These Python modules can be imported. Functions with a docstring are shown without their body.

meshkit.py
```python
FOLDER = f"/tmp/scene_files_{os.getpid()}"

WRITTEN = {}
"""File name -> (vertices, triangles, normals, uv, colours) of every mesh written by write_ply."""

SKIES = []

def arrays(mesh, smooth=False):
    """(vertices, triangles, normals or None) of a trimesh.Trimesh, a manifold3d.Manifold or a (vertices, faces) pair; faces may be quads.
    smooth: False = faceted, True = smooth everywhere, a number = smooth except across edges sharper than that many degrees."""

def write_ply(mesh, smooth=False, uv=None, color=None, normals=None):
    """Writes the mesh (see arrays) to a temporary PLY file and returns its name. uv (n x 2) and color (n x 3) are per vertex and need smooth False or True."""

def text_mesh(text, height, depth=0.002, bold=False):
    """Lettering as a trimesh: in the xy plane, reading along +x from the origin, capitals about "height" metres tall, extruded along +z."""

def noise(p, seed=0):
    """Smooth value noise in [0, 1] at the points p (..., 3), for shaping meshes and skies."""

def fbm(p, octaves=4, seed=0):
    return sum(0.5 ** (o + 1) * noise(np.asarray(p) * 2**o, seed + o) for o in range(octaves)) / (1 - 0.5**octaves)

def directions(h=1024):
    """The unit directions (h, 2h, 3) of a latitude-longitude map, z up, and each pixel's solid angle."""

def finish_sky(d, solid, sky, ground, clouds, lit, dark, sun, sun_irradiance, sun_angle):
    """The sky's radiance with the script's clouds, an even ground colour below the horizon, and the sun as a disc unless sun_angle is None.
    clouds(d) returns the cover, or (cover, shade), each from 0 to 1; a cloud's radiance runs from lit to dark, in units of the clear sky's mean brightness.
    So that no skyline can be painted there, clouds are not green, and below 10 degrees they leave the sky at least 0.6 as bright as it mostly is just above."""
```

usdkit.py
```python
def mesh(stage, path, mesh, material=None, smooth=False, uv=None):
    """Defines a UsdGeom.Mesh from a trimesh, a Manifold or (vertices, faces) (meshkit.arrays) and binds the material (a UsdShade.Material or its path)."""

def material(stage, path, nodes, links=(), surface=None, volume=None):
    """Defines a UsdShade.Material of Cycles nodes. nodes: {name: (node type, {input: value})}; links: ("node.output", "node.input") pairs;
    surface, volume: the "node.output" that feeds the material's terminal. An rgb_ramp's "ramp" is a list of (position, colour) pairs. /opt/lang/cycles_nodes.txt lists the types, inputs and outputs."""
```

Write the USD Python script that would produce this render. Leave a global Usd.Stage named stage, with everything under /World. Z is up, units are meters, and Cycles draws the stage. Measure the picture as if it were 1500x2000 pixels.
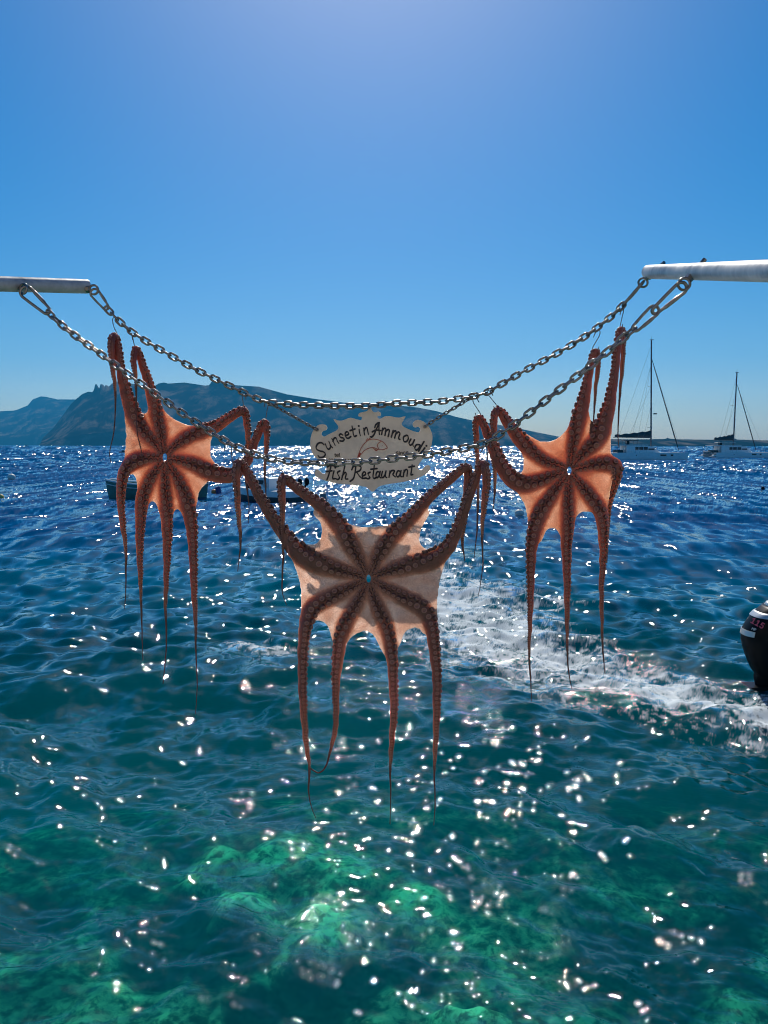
import math, random
import numpy as np, trimesh, shapely
from shapely import geometry as sg
from shapely import affinity
from scipy import ndimage, sparse
from scipy.spatial import cKDTree
import usdkit, meshkit
from pxr import Gf, Sdf, Usd, UsdGeom, UsdLux, UsdShade, Vt

stage = Usd.Stage.CreateInMemory()
UsdGeom.SetStageUpAxis(stage, UsdGeom.Tokens.z)
UsdGeom.SetStageMetersPerUnit(stage, 1.0)
UsdGeom.Xform.Define(stage, '/World')
UsdGeom.Scope.Define(stage, '/World/Looks')

# ---------------------------------------------------------------- camera, sky, sun, exposure
CAM_H = 2.8                       # eye height above the water
FPX = 1503.0                      # focal length in photograph pixels (photograph 1500 x 2000)
PITCH = math.atan((1000 - 868.5) / FPX)
SUN_EL, SUN_AZ = math.radians(44), math.radians(-0.8)
SUN_I, SKY_S, EXPOSURE = 1.25, 0.079, 0.0

cam = UsdGeom.Camera.Define(stage, '/World/camera')
cam.CreateFocalLengthAttr(26.0)
cam.CreateHorizontalApertureAttr(26.0 * 1500 / FPX)
cam.CreateVerticalApertureAttr(26.0 * 2000 / FPX)
cam.CreateClippingRangeAttr(Gf.Vec2f(0.05, 60000))
cam.CreateExposureAttr(EXPOSURE)
cam.AddTranslateOp().Set(Gf.Vec3d(0, 0, CAM_H))
cam.AddRotateXOp().Set(90 - math.degrees(PITCH))

sun_dir = np.array([math.sin(SUN_AZ) * math.cos(SUN_EL), math.cos(SUN_AZ) * math.cos(SUN_EL), math.sin(SUN_EL)])
sky_mat = usdkit.material(stage, '/World/Looks/sky_look', {
    'sky': ('sky_texture', {'sky_type': 'single_scattering', 'sun_disc': False, 'sun_elevation': SUN_EL, 'sun_rotation': math.atan2(sun_dir[0], sun_dir[1]),
                            'altitude': 10.0, 'air_density': 1.0, 'aerosol_density': 0.65, 'ozone_density': 4.0}),
    'grade': ('hsv', {'hue': 0.503, 'saturation': 1.62, 'value': 1.0, 'fac': 1.0}),
    'bg': ('background_shader', {'strength': SKY_S})},
    [('sky.color', 'grade.color'), ('grade.color', 'bg.color')], surface='bg.background')
dome = UsdLux.DomeLight.Define(stage, '/World/sky')
UsdShade.MaterialBindingAPI.Apply(dome.GetPrim()).Bind(sky_mat)
dome.GetPrim().SetCustomDataByKey('kind', 'structure')

sun = UsdLux.DistantLight.Define(stage, '/World/sun')
sun.CreateIntensityAttr(SUN_I)
sun.CreateAngleAttr(0.53)
sun.CreateNormalizeAttr(True)
sun.CreateColorAttr(Gf.Vec3f(1.0, 0.94, 0.85))
sun.AddRotateXYZOp().Set(Gf.Vec3f(math.degrees(SUN_EL) - 90, 0, -math.degrees(SUN_AZ)))   # set below by matrix
_z = sun_dir; _x = np.cross([0, 0, 1.0], _z); _x /= np.linalg.norm(_x); _y = np.cross(_z, _x)
UsdGeom.Xformable(sun).ClearXformOpOrder()
UsdGeom.Xformable(sun).AddTransformOp().Set(Gf.Matrix4d(*_x, 0, *_y, 0, *_z, 0, 0, 0, 0, 1))

# ---------------------------------------------------------------- helpers
taken = {}
def numbered(parent, name):
    key = parent + '/' + name
    n = taken.get(key, 0); taken[key] = n + 1
    return key if n == 0 else f'{key}_{n:03d}'

def tag(prim, label=None, category=None, group=None, kind=None):
    for k, v in (('label', label), ('category', category), ('group', group), ('kind', kind)):
        if v: prim.SetCustomDataByKey(k, v)
    return prim

def thing(name, label, category, loc=(0, 0, 0), rot=None, group=None, scale=None):
    x = UsdGeom.Xform.Define(stage, numbered('/World', name))
    x.AddTranslateOp().Set(Gf.Vec3d(*map(float, loc)))
    if rot: x.AddRotateXYZOp().Set(Gf.Vec3f(*map(float, rot)))
    if scale: x.AddScaleOp().Set(Gf.Vec3f(scale, scale, scale))
    return tag(x.GetPrim(), label, category, group)

def part(parent, name, mesh, mat, smooth=False, label=None, kind=None):
    base = parent.GetPath().pathString if parent is not None else '/World'
    m = usdkit.mesh(stage, numbered(base, name), mesh, mat, smooth=smooth)
    return tag(m.GetPrim(), label=label, kind=kind)

def ray(px, py):
    px, py = np.asarray(px, float), np.asarray(py, float)
    dx, dz = (px - 750) / FPX, -(py - 1000) / FPX
    c, s = math.cos(PITCH), math.sin(PITCH)
    return np.stack([dx, c + dz * s, -s + dz * c], -1)
EYE = np.array([0, 0, CAM_H])
def at(px, py, Y):
    d = ray(px, py)
    return EYE + d * (np.asarray(Y, float) / d[..., 1])[..., None]
def water(px, py, z=0.0):
    d = ray(px, py)
    return EYE + d * ((z - CAM_H) / d[..., 2])[..., None]

def catmull(P, n=8, closed=False):
    P = np.asarray(P, float)
    if closed: Q = np.vstack([P[-1], P, P[0], P[1]])
    else: Q = np.vstack([2 * P[0] - P[1], P, 2 * P[-1] - P[-2]])
    t = np.linspace(0, 1, n, endpoint=False)[:, None]
    out = []
    for i in range(1, len(Q) - 2):
        a, b, c, d = Q[i - 1], Q[i], Q[i + 1], Q[i + 2]
        out.append(0.5 * (2 * b + (c - a) * t + (2 * a - 5 * b + 4 * c - d) * t ** 2 + (3 * b - a - 3 * c + d) * t ** 3))
    if not closed: out.append(Q[-2:-1])
    return np.vstack(out)

def sweep(path, radius, sides=8, closed=False, caps=True):
    """A round tube along a polyline; radius a number or one per point."""
    p = np.asarray(path, float); n = len(p)
    r = np.broadcast_to(np.asarray(radius, float), (n,))
    if closed: t = np.roll(p, -1, 0) - np.roll(p, 1, 0)
    else: t = np.gradient(p, axis=0)
    t /= np.linalg.norm(t, axis=1, keepdims=True) + 1e-12
    u = np.cross(t[0], [0.31, 0.42, 0.85]); u /= np.linalg.norm(u)
    U = []
    for k in range(n):
        u = u - t[k] * (u @ t[k]); u /= np.linalg.norm(u) + 1e-12
        U.append(u)
    U = np.array(U); W = np.cross(t, U)
    if closed:                                   # spread the twist that parallel transport leaves
        u = U[-1] - t[0] * (U[-1] @ t[0]); u /= np.linalg.norm(u)
        ang = math.atan2(u @ W[0], u @ U[0]); k = -ang * np.arange(n) / n
        U, W = U * np.cos(k)[:, None] + W * np.sin(k)[:, None], W * np.cos(k)[:, None] - U * np.sin(k)[:, None]
    a = np.linspace(0, 2 * np.pi, sides, endpoint=False)
    v = (p[:, None] + r[:, None, None] * (np.cos(a)[None, :, None] * U[:, None] + np.sin(a)[None, :, None] * W[:, None])).reshape(-1, 3)
    f = []
    for k in range(n if closed else n - 1):
        k2 = (k + 1) % n
        for j in range(sides):
            j2 = (j + 1) % sides
            f += [[k * sides + j, k * sides + j2, k2 * sides + j2], [k * sides + j, k2 * sides + j2, k2 * sides + j]]
    if not closed and caps:
        v = np.vstack([v, p[0], p[-1]]); b = n * sides
        for j in range(sides):
            j2 = (j + 1) % sides
            f += [[b, j2, j], [b + 1, (n - 1) * sides + j, (n - 1) * sides + j2]]
    return trimesh.Trimesh(v, np.array(f), process=False)

def cat(*ms):
    return trimesh.util.concatenate([m for m in ms if m is not None])
def box(cx, cy, cz, sx, sy, sz, bevel=0.0):
    if bevel <= 0:
        m = trimesh.creation.box([sx, sy, sz])
    else:
        import manifold3d
        pts = []
        for a in (-1, 1):
            for b in (-1, 1):
                for c in (-1, 1):
                    o = np.array([a, b, c]) * (np.array([sx, sy, sz]) / 2)
                    for k in range(3):
                        q = o - np.array([a, b, c]) * bevel; q[k] = o[k]; pts.append(q)
        m = trimesh.convex.convex_hull(np.array(pts))
    m.apply_translation([cx, cy, cz]); return m
def loft(sections, caps=True):
    """Rings of equal length joined into one closed skin."""
    S = np.asarray(sections, float); n, k = S.shape[:2]
    v = S.reshape(-1, 3); f = []
    for i in range(n - 1):
        for j in range(k):
            j2 = (j + 1) % k
            f += [[i * k + j, i * k + j2, (i + 1) * k + j2], [i * k + j, (i + 1) * k + j2, (i + 1) * k + j]]
    if caps:
        v = np.vstack([v, S[0].mean(0), S[-1].mean(0)]); b = n * k
        for j in range(k):
            j2 = (j + 1) % k
            f += [[b, j2, j], [b + 1, (n - 1) * k + j, (n - 1) * k + j2]]
    m = trimesh.Trimesh(v, np.array(f), process=False)
    if m.volume < 0: m.invert()
    return m
def frame_matrix(x, y, z, o):
    M = np.eye(4); M[:3, 0], M[:3, 1], M[:3, 2], M[:3, 3] = x, y, z, o; return M

# ---------------------------------------------------------------- materials
def plain(name, color, rough=0.5, metal=0.0, vary=0.0, scale=20.0, bump=0.0, spec=0.5, rough_vary=0.0, color2=None, coat=0.0, detail=4):
    nodes = {'p': ('principled_bsdf', {'base_color': color, 'roughness': rough, 'metallic': metal, 'specular_ior_level': spec, 'coat_weight': coat})}
    links = []
    if vary or bump or rough_vary or color2:
        nodes['tc'] = ('texture_coordinate', {})
        nodes['n'] = ('noise_texture', {'scale': scale, 'detail': float(detail), 'roughness': 0.6})
        links.append(('tc.object', 'n.vector'))
        if vary or color2:
            c = np.array(color)
            lo, hi = (c * (1 - vary), np.minimum(c * (1 + vary), 1)) if color2 is None else (c, np.array(color2))
            nodes['r'] = ('rgb_ramp', {'ramp': [(0.3, tuple(lo)), (0.7, tuple(hi))]})
            links += [('n.fac', 'r.fac'), ('r.color', 'p.base_color')]
        if rough_vary:
            nodes['m'] = ('map_range', {'from_min': 0.3, 'from_max': 0.7, 'to_min': max(rough - rough_vary, 0.02), 'to_max': rough + rough_vary})
            links += [('n.fac', 'm.value'), ('m.result', 'p.roughness')]
        if bump:
            nodes['b'] = ('bump', {'strength': 1.0, 'distance': bump})
            links += [('n.fac', 'b.height'), ('b.normal', 'p.normal')]
    return usdkit.material(stage, '/World/Looks/' + name, nodes, links, surface='p.BSDF')
# ---------------------------------------------------------------- behind the viewer: the quay and the whitewashed front of the waterfront
lime = plain('limewash_look', (0.30, 0.245, 0.20), 0.8, vary=0.08, scale=1.5)
paving = plain('quay_paving_look', (0.30, 0.28, 0.25), 0.8, vary=0.2, scale=3)
quay_ = box(0, -4.6, 0.15, 30, 8.4, 1.7, 0.04)
tag(usdkit.mesh(stage, '/World/quay', quay_, paving).GetPrim(), kind='structure')
front = [box(0, -8.6, 5.0, 30, 1.6, 8.2, 0.03)]
tag(usdkit.mesh(stage, '/World/waterfront_wall', cat(*front), lime).GetPrim(), kind='structure')
# ---------------------------------------------------------------- the sea, its floor and the hills beyond
rng = np.random.default_rng(7)
# wake of foam: (centre px, centre py, half height in px) along the boat's track, turned into points on the water
def track(pts):
    P = np.array(pts, float)
    P = catmull(P, 10)
    c = water(P[:, 0], P[:, 1]); e = water(P[:, 0], P[:, 1] + P[:, 2])
    w = np.linalg.norm(c - e, axis=1)
    return c[:, :2], w * 0.85
TRACKS = [
    ([(1640, 1420, 95), (1500, 1396, 88), (1380, 1372, 72), (1250, 1335, 62), (1120, 1300, 66), (1000, 1258, 70), (920, 1205, 62), (870, 1160, 40), (820, 1140, 26)], 1.0),
    ([(1400, 1440, 34), (1250, 1398, 22), (1130, 1375, 20), (1010, 1340, 30), (900, 1290, 40), (820, 1235, 40), (760, 1190, 30)], 0.55),
    ([(1130, 1185, 16), (1040, 1175, 22), (950, 1155, 26), (870, 1125, 24), (800, 1085, 26), (740, 1050, 26), (640, 1040, 16)], 0.75),
    ([(590, 1296, 14), (530, 1284, 18), (480, 1272, 18), (440, 1262, 12)], 0.85),
    ([(560, 1110, 14), (500, 1104, 16), (420, 1098, 10)], 0.35),
    ([(980, 985, 10), (860, 975, 14), (740, 985, 14), (600, 1000, 12)], 0.4),
]
def foam_at(xy):
    out = np.zeros(len(xy))
    for pts, amp in TRACKS:
        c, w = track(pts)
        d, i = cKDTree(c).query(xy)
        out = np.maximum(out, amp * np.clip(1.15 - d / w[i], 0, 1) ** 0.7 * np.clip((np.arange(len(c))[i] + 4) / 8, 0, 1) * np.clip((len(c) - np.arange(len(c))[i] + 4) / 12, 0, 1))
    return out

# wave components: wind sea running towards the camera and a little to the right
N_W = 200
lam = np.exp(rng.uniform(math.log(0.08), math.log(6.0), N_W))
k_w = 2 * np.pi / lam
spread = np.where(lam > 1.0, 0.5, 0.85)
th = np.radians(-104) + rng.normal(0, 1, N_W) * spread
kx, ky = k_w * np.cos(th), k_w * np.sin(th)
ph = rng.uniform(0, 2 * np.pi, N_W)
slope = 0.027 * (1.0 + 0.45 * np.exp(-((np.log(lam) - math.log(0.42)) / 0.75) ** 2)) * np.clip(lam / 0.14, 0.45, 1) * np.where(lam > 1.1, (1.1 / lam) ** 0.55, 1.0)
amp_w = slope / k_w

def waves(x, y, spacing):
    """Height, and the slope (root mean square) of the waves that this spacing cannot carry."""
    x, y, spacing = (np.asarray(a, np.float32) for a in (x, y, spacing))
    z = np.zeros_like(x); lost = np.zeros_like(x)
    px, py = 0.35 * meshkit.noise(np.stack([x * 0.5, y * 0.5, x * 0], -1), 3), 0.35 * meshkit.noise(np.stack([x * 0.5, y * 0.5, x * 0], -1), 4)
    gust = 0.72 + 0.56 * meshkit.noise(np.stack([x * 0.16, y * 0.16, x * 0], -1), 9)
    xx, yy = (x + px).astype(np.float32), (y + py).astype(np.float32)
    for i in range(N_W):
        keep = np.clip(lam[i] / spacing / 4.0 - 0.8, 0, 1)
        m = keep > 0
        g = gust
        if m.any():
            a = np.float32(kx[i]) * xx[m] + np.float32(ky[i]) * yy[m] + np.float32(ph[i])
            s = np.sin(a)
            z[m] += keep[m] * np.float32(amp_w[i]) * (s + np.float32(0.30) * np.cos(2 * a)) * (g[m] if lam[i] < 1.2 else 1)     # peaked crests
        lost += (1 - keep ** 2) * slope[i] ** 2 / 2
    return z, np.sqrt(lost)

def sea_mesh():
    px_step = 1.55
    rows = np.arange(2110, 871.6, -px_step)
    dep = PITCH + np.arctan((rows - 1000) / FPX)
    R = CAM_H / np.tan(dep)
    R = np.concatenate([[0.05, 0.8, 1.4], R[R > 1.8], np.geomspace(1350, 5200, 10)])
    dense = np.arange(-36, 36.001, 72 / 1150)
    A = np.radians(np.concatenate([np.arange(-180, -36, 4.0), dense, np.arange(40, 180, 4.0)]))
    rr, aa = np.meshgrid(R, A, indexing='ij')
    dr = np.gradient(R)[:, None] * np.ones_like(aa)
    da = rr * np.maximum(np.gradient(A), 1e-3)[None]
    da = np.where(np.abs(aa) > math.radians(36), 1e3, da)
    spacing = np.maximum(dr, da) * 1.0
    x, y = rr * np.sin(aa), rr * np.cos(aa)
    z, lost = waves(x.ravel(), y.ravel(), spacing.ravel())
    z *= np.clip(1.5 - rr.ravel() / 600, 0, 1)
    fo = np.where(rr.ravel() < 90, foam_at(np.stack([x.ravel(), y.ravel()], -1)), 0)
    r1 = rr.ravel()
    q = np.stack([x.ravel(), y.ravel(), 0 * z], -1)
    # white water: churned height and coverage, at the mesh's own fineness
    near = (fo > 0.01) & (r1 < 90)
    qn = q[near]
    churn = meshkit.fbm(qn * [4, 4, 1], 2, 21) - 0.5
    z[near] += fo[near] * (0.05 * churn * np.clip(14 / r1[near], 0, 1) ** 2 + 0.012)
    lace = 0.42 * meshkit.fbm(qn * [3.2, 3.2, 1], 3, 41) + 0.36 * meshkit.noise(qn * np.where(r1[near] < 11, 20, 11)[:, None] * [1, 1, 0], 45) + 0.20 * np.random.default_rng(8).random(len(qn)) + 0.01
    cover = np.zeros_like(z)
    cover[near] = np.clip((fo[near] * 0.52 + lace - 0.80) / 0.2, 0, 1) * 0.68
    # ripples too small for the mesh at that range, as slopes of long crested wavelets
    sl = np.zeros((len(z), 3)); wsum = np.zeros(len(z))
    for k, (r0, lx, ly) in enumerate([(10, 0.16, 0.34), (28, 0.18, 0.7), (75, 0.30, 4.0), (210, 0.8, 30.0), (600, 2.4, 220.0)]):
        lo = -1e9 if k == 0 else math.log(r0); lr = np.log(r1 + 1e-3)
        w = np.exp(-((lr - math.log(r0)) / 0.55) ** 2)
        if k == 0: w = np.where(lr < math.log(r0), 1, w)
        if k == 4: w = np.where(lr > math.log(r0), 1, w)
        on = w > 0.02
        for c in (0, 1):
            sl[on, c] += w[on] * (meshkit.noise(q[on] / [lx, ly, 1], 60 + 2 * k + c) + meshkit.noise(q[on] / [lx * 2.7, ly * 2.7, 1], 80 + 2 * k + c) - 1.0) / 0.30
        wsum += w ** 2
    sl /= np.sqrt(np.maximum(wsum, 1e-6))[:, None]
    g = np.random.default_rng(5).normal(0, 1, sl.shape); g[:, 2] = 0
    patch = 0.55 + 0.9 * meshkit.noise(q / [14.0, 22.0, 1], 99)
    far = np.clip((r1 - 14) / 40, 0, 1)[:, None]
    sl = ((1 - 0.2 * far) * sl + 0.6 * far * g) * (lost * SLOPE_GAIN * patch + 0.022 + 0.03 * np.clip(2.2 - r1 / 5, 0, 1) + 0.16 * np.minimum(fo, 0.8))[:, None]
    # near the horizon mostly the wave faces turned towards the viewer are in sight
    toward = np.clip((r1 - 12) / 70, 0, 1) ** 0.6 * 0.26
    sl[:, 0] -= toward * np.sin(aa.ravel()); sl[:, 1] -= toward * np.cos(aa.ravel())
    t = np.clip((r1 - 7.6 + 2.2 * (meshkit.noise(q * [0.5, 0.5, 1], 71) - 0.5)) / 9.0, 0, 1)
    deep = t * t * (3 - 2 * t)
    # colour of the water itself: green over the shelf, blue where it is deep
    u = np.clip((np.log(np.maximum(r1, 1)) - math.log(6.0)) / math.log(30 / 6.0) + 0.5 * (meshkit.fbm(q * [0.12, 0.12, 1], 3, 75) - 0.5), 0, 1)[:, None]
    tint = (1 - u) * np.array([0.0, 0.125, 0.145]) + u * np.array([0.0, 0.045, 0.135])
    n, m = rr.shape
    i = np.arange(n * m).reshape(n, m)
    j = np.roll(i, -1, 1)
    f = np.concatenate([np.stack([i[:-1], j[:-1], j[1:]], -1).reshape(-1, 3), np.stack([i[:-1], j[1:], i[1:]], -1).reshape(-1, 3)])
    v = np.stack([x.ravel(), y.ravel(), z], -1)
    # close the hole at the centre, and give the water its sides and bottom
    c = len(v); v = np.vstack([v, [[0, 0, 0]]])
    f = np.vstack([f, np.stack([np.full(m, c), j[0], i[0]], -1)])
    b = len(v); rim = i[-1]
    v = np.vstack([v, v[rim] * [1, 1, 0] + [0, 0, -40.0], [[0, 0, -40.0]]])
    k = np.arange(m); k2 = np.roll(k, -1)
    f = np.vstack([f, np.stack([rim[k], rim[k2], b + k2], -1), np.stack([rim[k], b + k2, b + k], -1), np.stack([b + k, b + k2, np.full(m, b + m)], -1)])
    pad = len(v) - len(z)
    return v, f, np.vstack([sl, np.zeros((pad, 3))]), np.concatenate([cover, np.zeros(pad)]), np.concatenate([deep, np.ones(pad)]), np.vstack([tint, np.tile([0, 0.04, 0.11], (pad, 1))])

SLOPE_GAIN = 0.75
sv, sf, slopes, foam, deep, tint = sea_mesh()
rough = 0.054 + 0.146 * np.clip((np.log(np.maximum(np.hypot(sv[:, 0], sv[:, 1]), 1)) - math.log(9)) / math.log(45 / 9), 0, 1)
if np.cross(sv[sf[5000, 1]] - sv[sf[5000, 0]], sv[sf[5000, 2]] - sv[sf[5000, 0]])[2] < 0: sf = sf[:, ::-1]

V = lambda t, **k: ('vector_math', {'math_type': t, **k})
M_ = lambda t, **k: ('math', {'math_type': t, **k})
sea_mat = usdkit.material(stage, '/World/Looks/sea_look', {
    'geo': ('geometry', {}),
    'slope': ('attribute', {'attribute': 'slope'}), 'foam': ('attribute', {'attribute': 'foam'}),
    'sum': V('add'), 'nn': V('normalize'),
    'dot': V('dot_product'), 'abs': M_('absolute'), 'inv': M_('subtract', value1=1.0, use_clamp=True),
    'p5': M_('power', value2=5.0), 'fre': M_('multiply_add', value2=0.98, value3=0.02),
    'rough': ('attribute', {'attribute': 'rough'}), 'gl': ('glossy_bsdf', {'color': (1, 1, 1), 'distribution': 'beckmann'}),
    'tr': ('transparent_bsdf', {'color': (1, 1, 1)}),
    'deep': ('attribute', {'attribute': 'deep'}), 'tint': ('attribute', {'attribute': 'tint'}), 'body': ('diffuse_bsdf', {}), 'under': ('mix_closure', {}),
    'mix': ('mix_closure', {}),
    'fd': ('diffuse_bsdf', {'color': (0.75, 0.8, 0.8)}), 'fmix': ('mix_closure', {}),
    'vol': ('volume_coefficients', {'scatter_coeffs': (0.001, 0.050, 0.062), 'absorption_coeffs': (0.65, 0.035, 0.042), 'anisotropy': 0.3}),
}, [('geo.normal', 'sum.vector1'), ('slope.vector', 'sum.vector2'), ('sum.vector', 'nn.vector1'),
    ('geo.incoming', 'dot.vector1'), ('nn.vector', 'dot.vector2'), ('dot.value', 'abs.value1'), ('abs.value', 'inv.value2'), ('inv.value', 'p5.value1'), ('p5.value', 'fre.value1'),
    ('nn.vector', 'gl.normal'), ('rough.fac', 'gl.roughness'), ('fre.value', 'mix.fac'), ('deep.fac', 'under.fac'), ('tint.color', 'body.color'), ('tr.BSDF', 'under.closure1'), ('body.BSDF', 'under.closure2'), ('under.closure', 'mix.closure1'), ('gl.BSDF', 'mix.closure2'),
    ('foam.fac', 'fmix.fac'),
    ('mix.closure', 'fmix.closure1'), ('fd.BSDF', 'fmix.closure2')], surface='fmix.closure', volume='vol.volume')
sea = usdkit.mesh(stage, '/World/sea', (sv, sf), sea_mat, smooth=True)
UsdGeom.PrimvarsAPI(sea).CreatePrimvar('foam', Sdf.ValueTypeNames.FloatArray, 'vertex').Set(Vt.FloatArray.FromNumpy(foam.astype(np.float32)))
UsdGeom.PrimvarsAPI(sea).CreatePrimvar('deep', Sdf.ValueTypeNames.FloatArray, 'vertex').Set(Vt.FloatArray.FromNumpy(deep.astype(np.float32)))
UsdGeom.PrimvarsAPI(sea).CreatePrimvar('rough', Sdf.ValueTypeNames.FloatArray, 'vertex').Set(Vt.FloatArray.FromNumpy(rough.astype(np.float32)))
UsdGeom.PrimvarsAPI(sea).CreatePrimvar('tint', Sdf.ValueTypeNames.Color3fArray, 'vertex').Set(Vt.Vec3fArray.FromNumpy(tint.astype(np.float32)))
UsdGeom.PrimvarsAPI(sea).CreatePrimvar('slope', Sdf.ValueTypeNames.Vector3fArray, 'vertex').Set(Vt.Vec3fArray.FromNumpy(slopes.astype(np.float32)))
tag(sea.GetPrim(), kind='structure')

# sea floor: shallow shelf with rocks at the quay, falling away
SHOALS = [(420, 1610, 60), (560, 1600, 90), (700, 1625, 80), (810, 1690, 60), (640, 1740, 90), (480, 1690, 60), (370, 1655, 50), (920, 1900, 50)]
BEDS = [(330, 1700, 70), (420, 1770, 90), (300, 1790, 60), (720, 1800, 80), (620, 1850, 80), (820, 1780, 50), (500, 1870, 60), (40, 1700, 70), (1250, 1800, 110), (1420, 1760, 90)]
def blobs(x, y, spots):
    out = np.zeros_like(x)
    p = np.stack([x, y, 0 * x], -1)
    wx, wy = 0.55 * (meshkit.fbm(p * 1.6, 3, 61) - 0.5), 0.55 * (meshkit.fbm(p * 1.6, 3, 62) - 0.5)
    for u, v, r in spots:
        c = water(u, v, -1.0); d = np.linalg.norm(water(u + r, v, -1.0) - c)
        out = np.maximum(out, np.clip(1.5 - np.hypot(x + wx - c[0], (y + wy - c[1]) * 0.9) / d, 0, 1))
    return out
def shoal(x, y): return blobs(x, y, SHOALS)
def floor_z(x, y):
    r = np.hypot(x, y)
    base = -1.30 - 0.05 * np.clip(r - 3, 0, 6) - 0.35 * np.clip(r - 9, 0, 60)
    p = np.stack([x, y, 0 * x], -1)
    rocks = np.clip(meshkit.fbm(p * [0.55, 0.75, 1], 4, 31) - 0.44, 0, 1) * 0.35 + (meshkit.fbm(p * 3.2, 4, 5) - 0.5) * 0.15
    z = base + rocks * np.clip(1.6 - r / 12, 0.1, 1)
    m = shoal(x, y)
    return np.minimum(z + 0.16 * m - 0.12 * blobs(x, y, BEDS), -0.95)
R = np.concatenate([[0.02], np.geomspace(0.6, 40, 320), np.geomspace(42, 5100, 25)])
A = np.radians(np.concatenate([np.arange(-180, -50, 5.0), np.arange(-50, 50.01, 0.25), np.arange(55, 180, 5.0)]))
rr, aa = np.meshgrid(R, A, indexing='ij')
x, y = rr * np.sin(aa), rr * np.cos(aa)
z = np.maximum(floor_z(x.ravel(), y.ravel()), -26 + 0 * x.ravel())
n, m = rr.shape; i = np.arange(n * m).reshape(n, m); j = np.roll(i, -1, 1)
f = np.concatenate([np.stack([i[:-1], j[1:], j[:-1]], -1).reshape(-1, 3), np.stack([i[:-1], i[1:], j[1:]], -1).reshape(-1, 3)])
floor_v = np.stack([x.ravel(), y.ravel(), z], -1)
_n = (np.hypot(x.ravel(), y.ravel()) < 14)
weed = np.zeros(len(z)); weed[_n] = blobs(x.ravel()[_n], y.ravel()[_n], BEDS)
sand = np.zeros(len(z)); sand[_n] = shoal(x.ravel()[_n], y.ravel()[_n])
cover_ = np.clip(0.53 - 0.045 * np.clip(np.hypot(x.ravel(), y.ravel()) - 5.0, 0, 3) + 0.26 * sand - 0.38 * weed * (1 - 0.8 * sand), 0, 1)
if np.cross(floor_v[f[9000, 1]] - floor_v[f[9000, 0]], floor_v[f[9000, 2]] - floor_v[f[9000, 0]])[2] < 0: f = f[:, ::-1]
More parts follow.
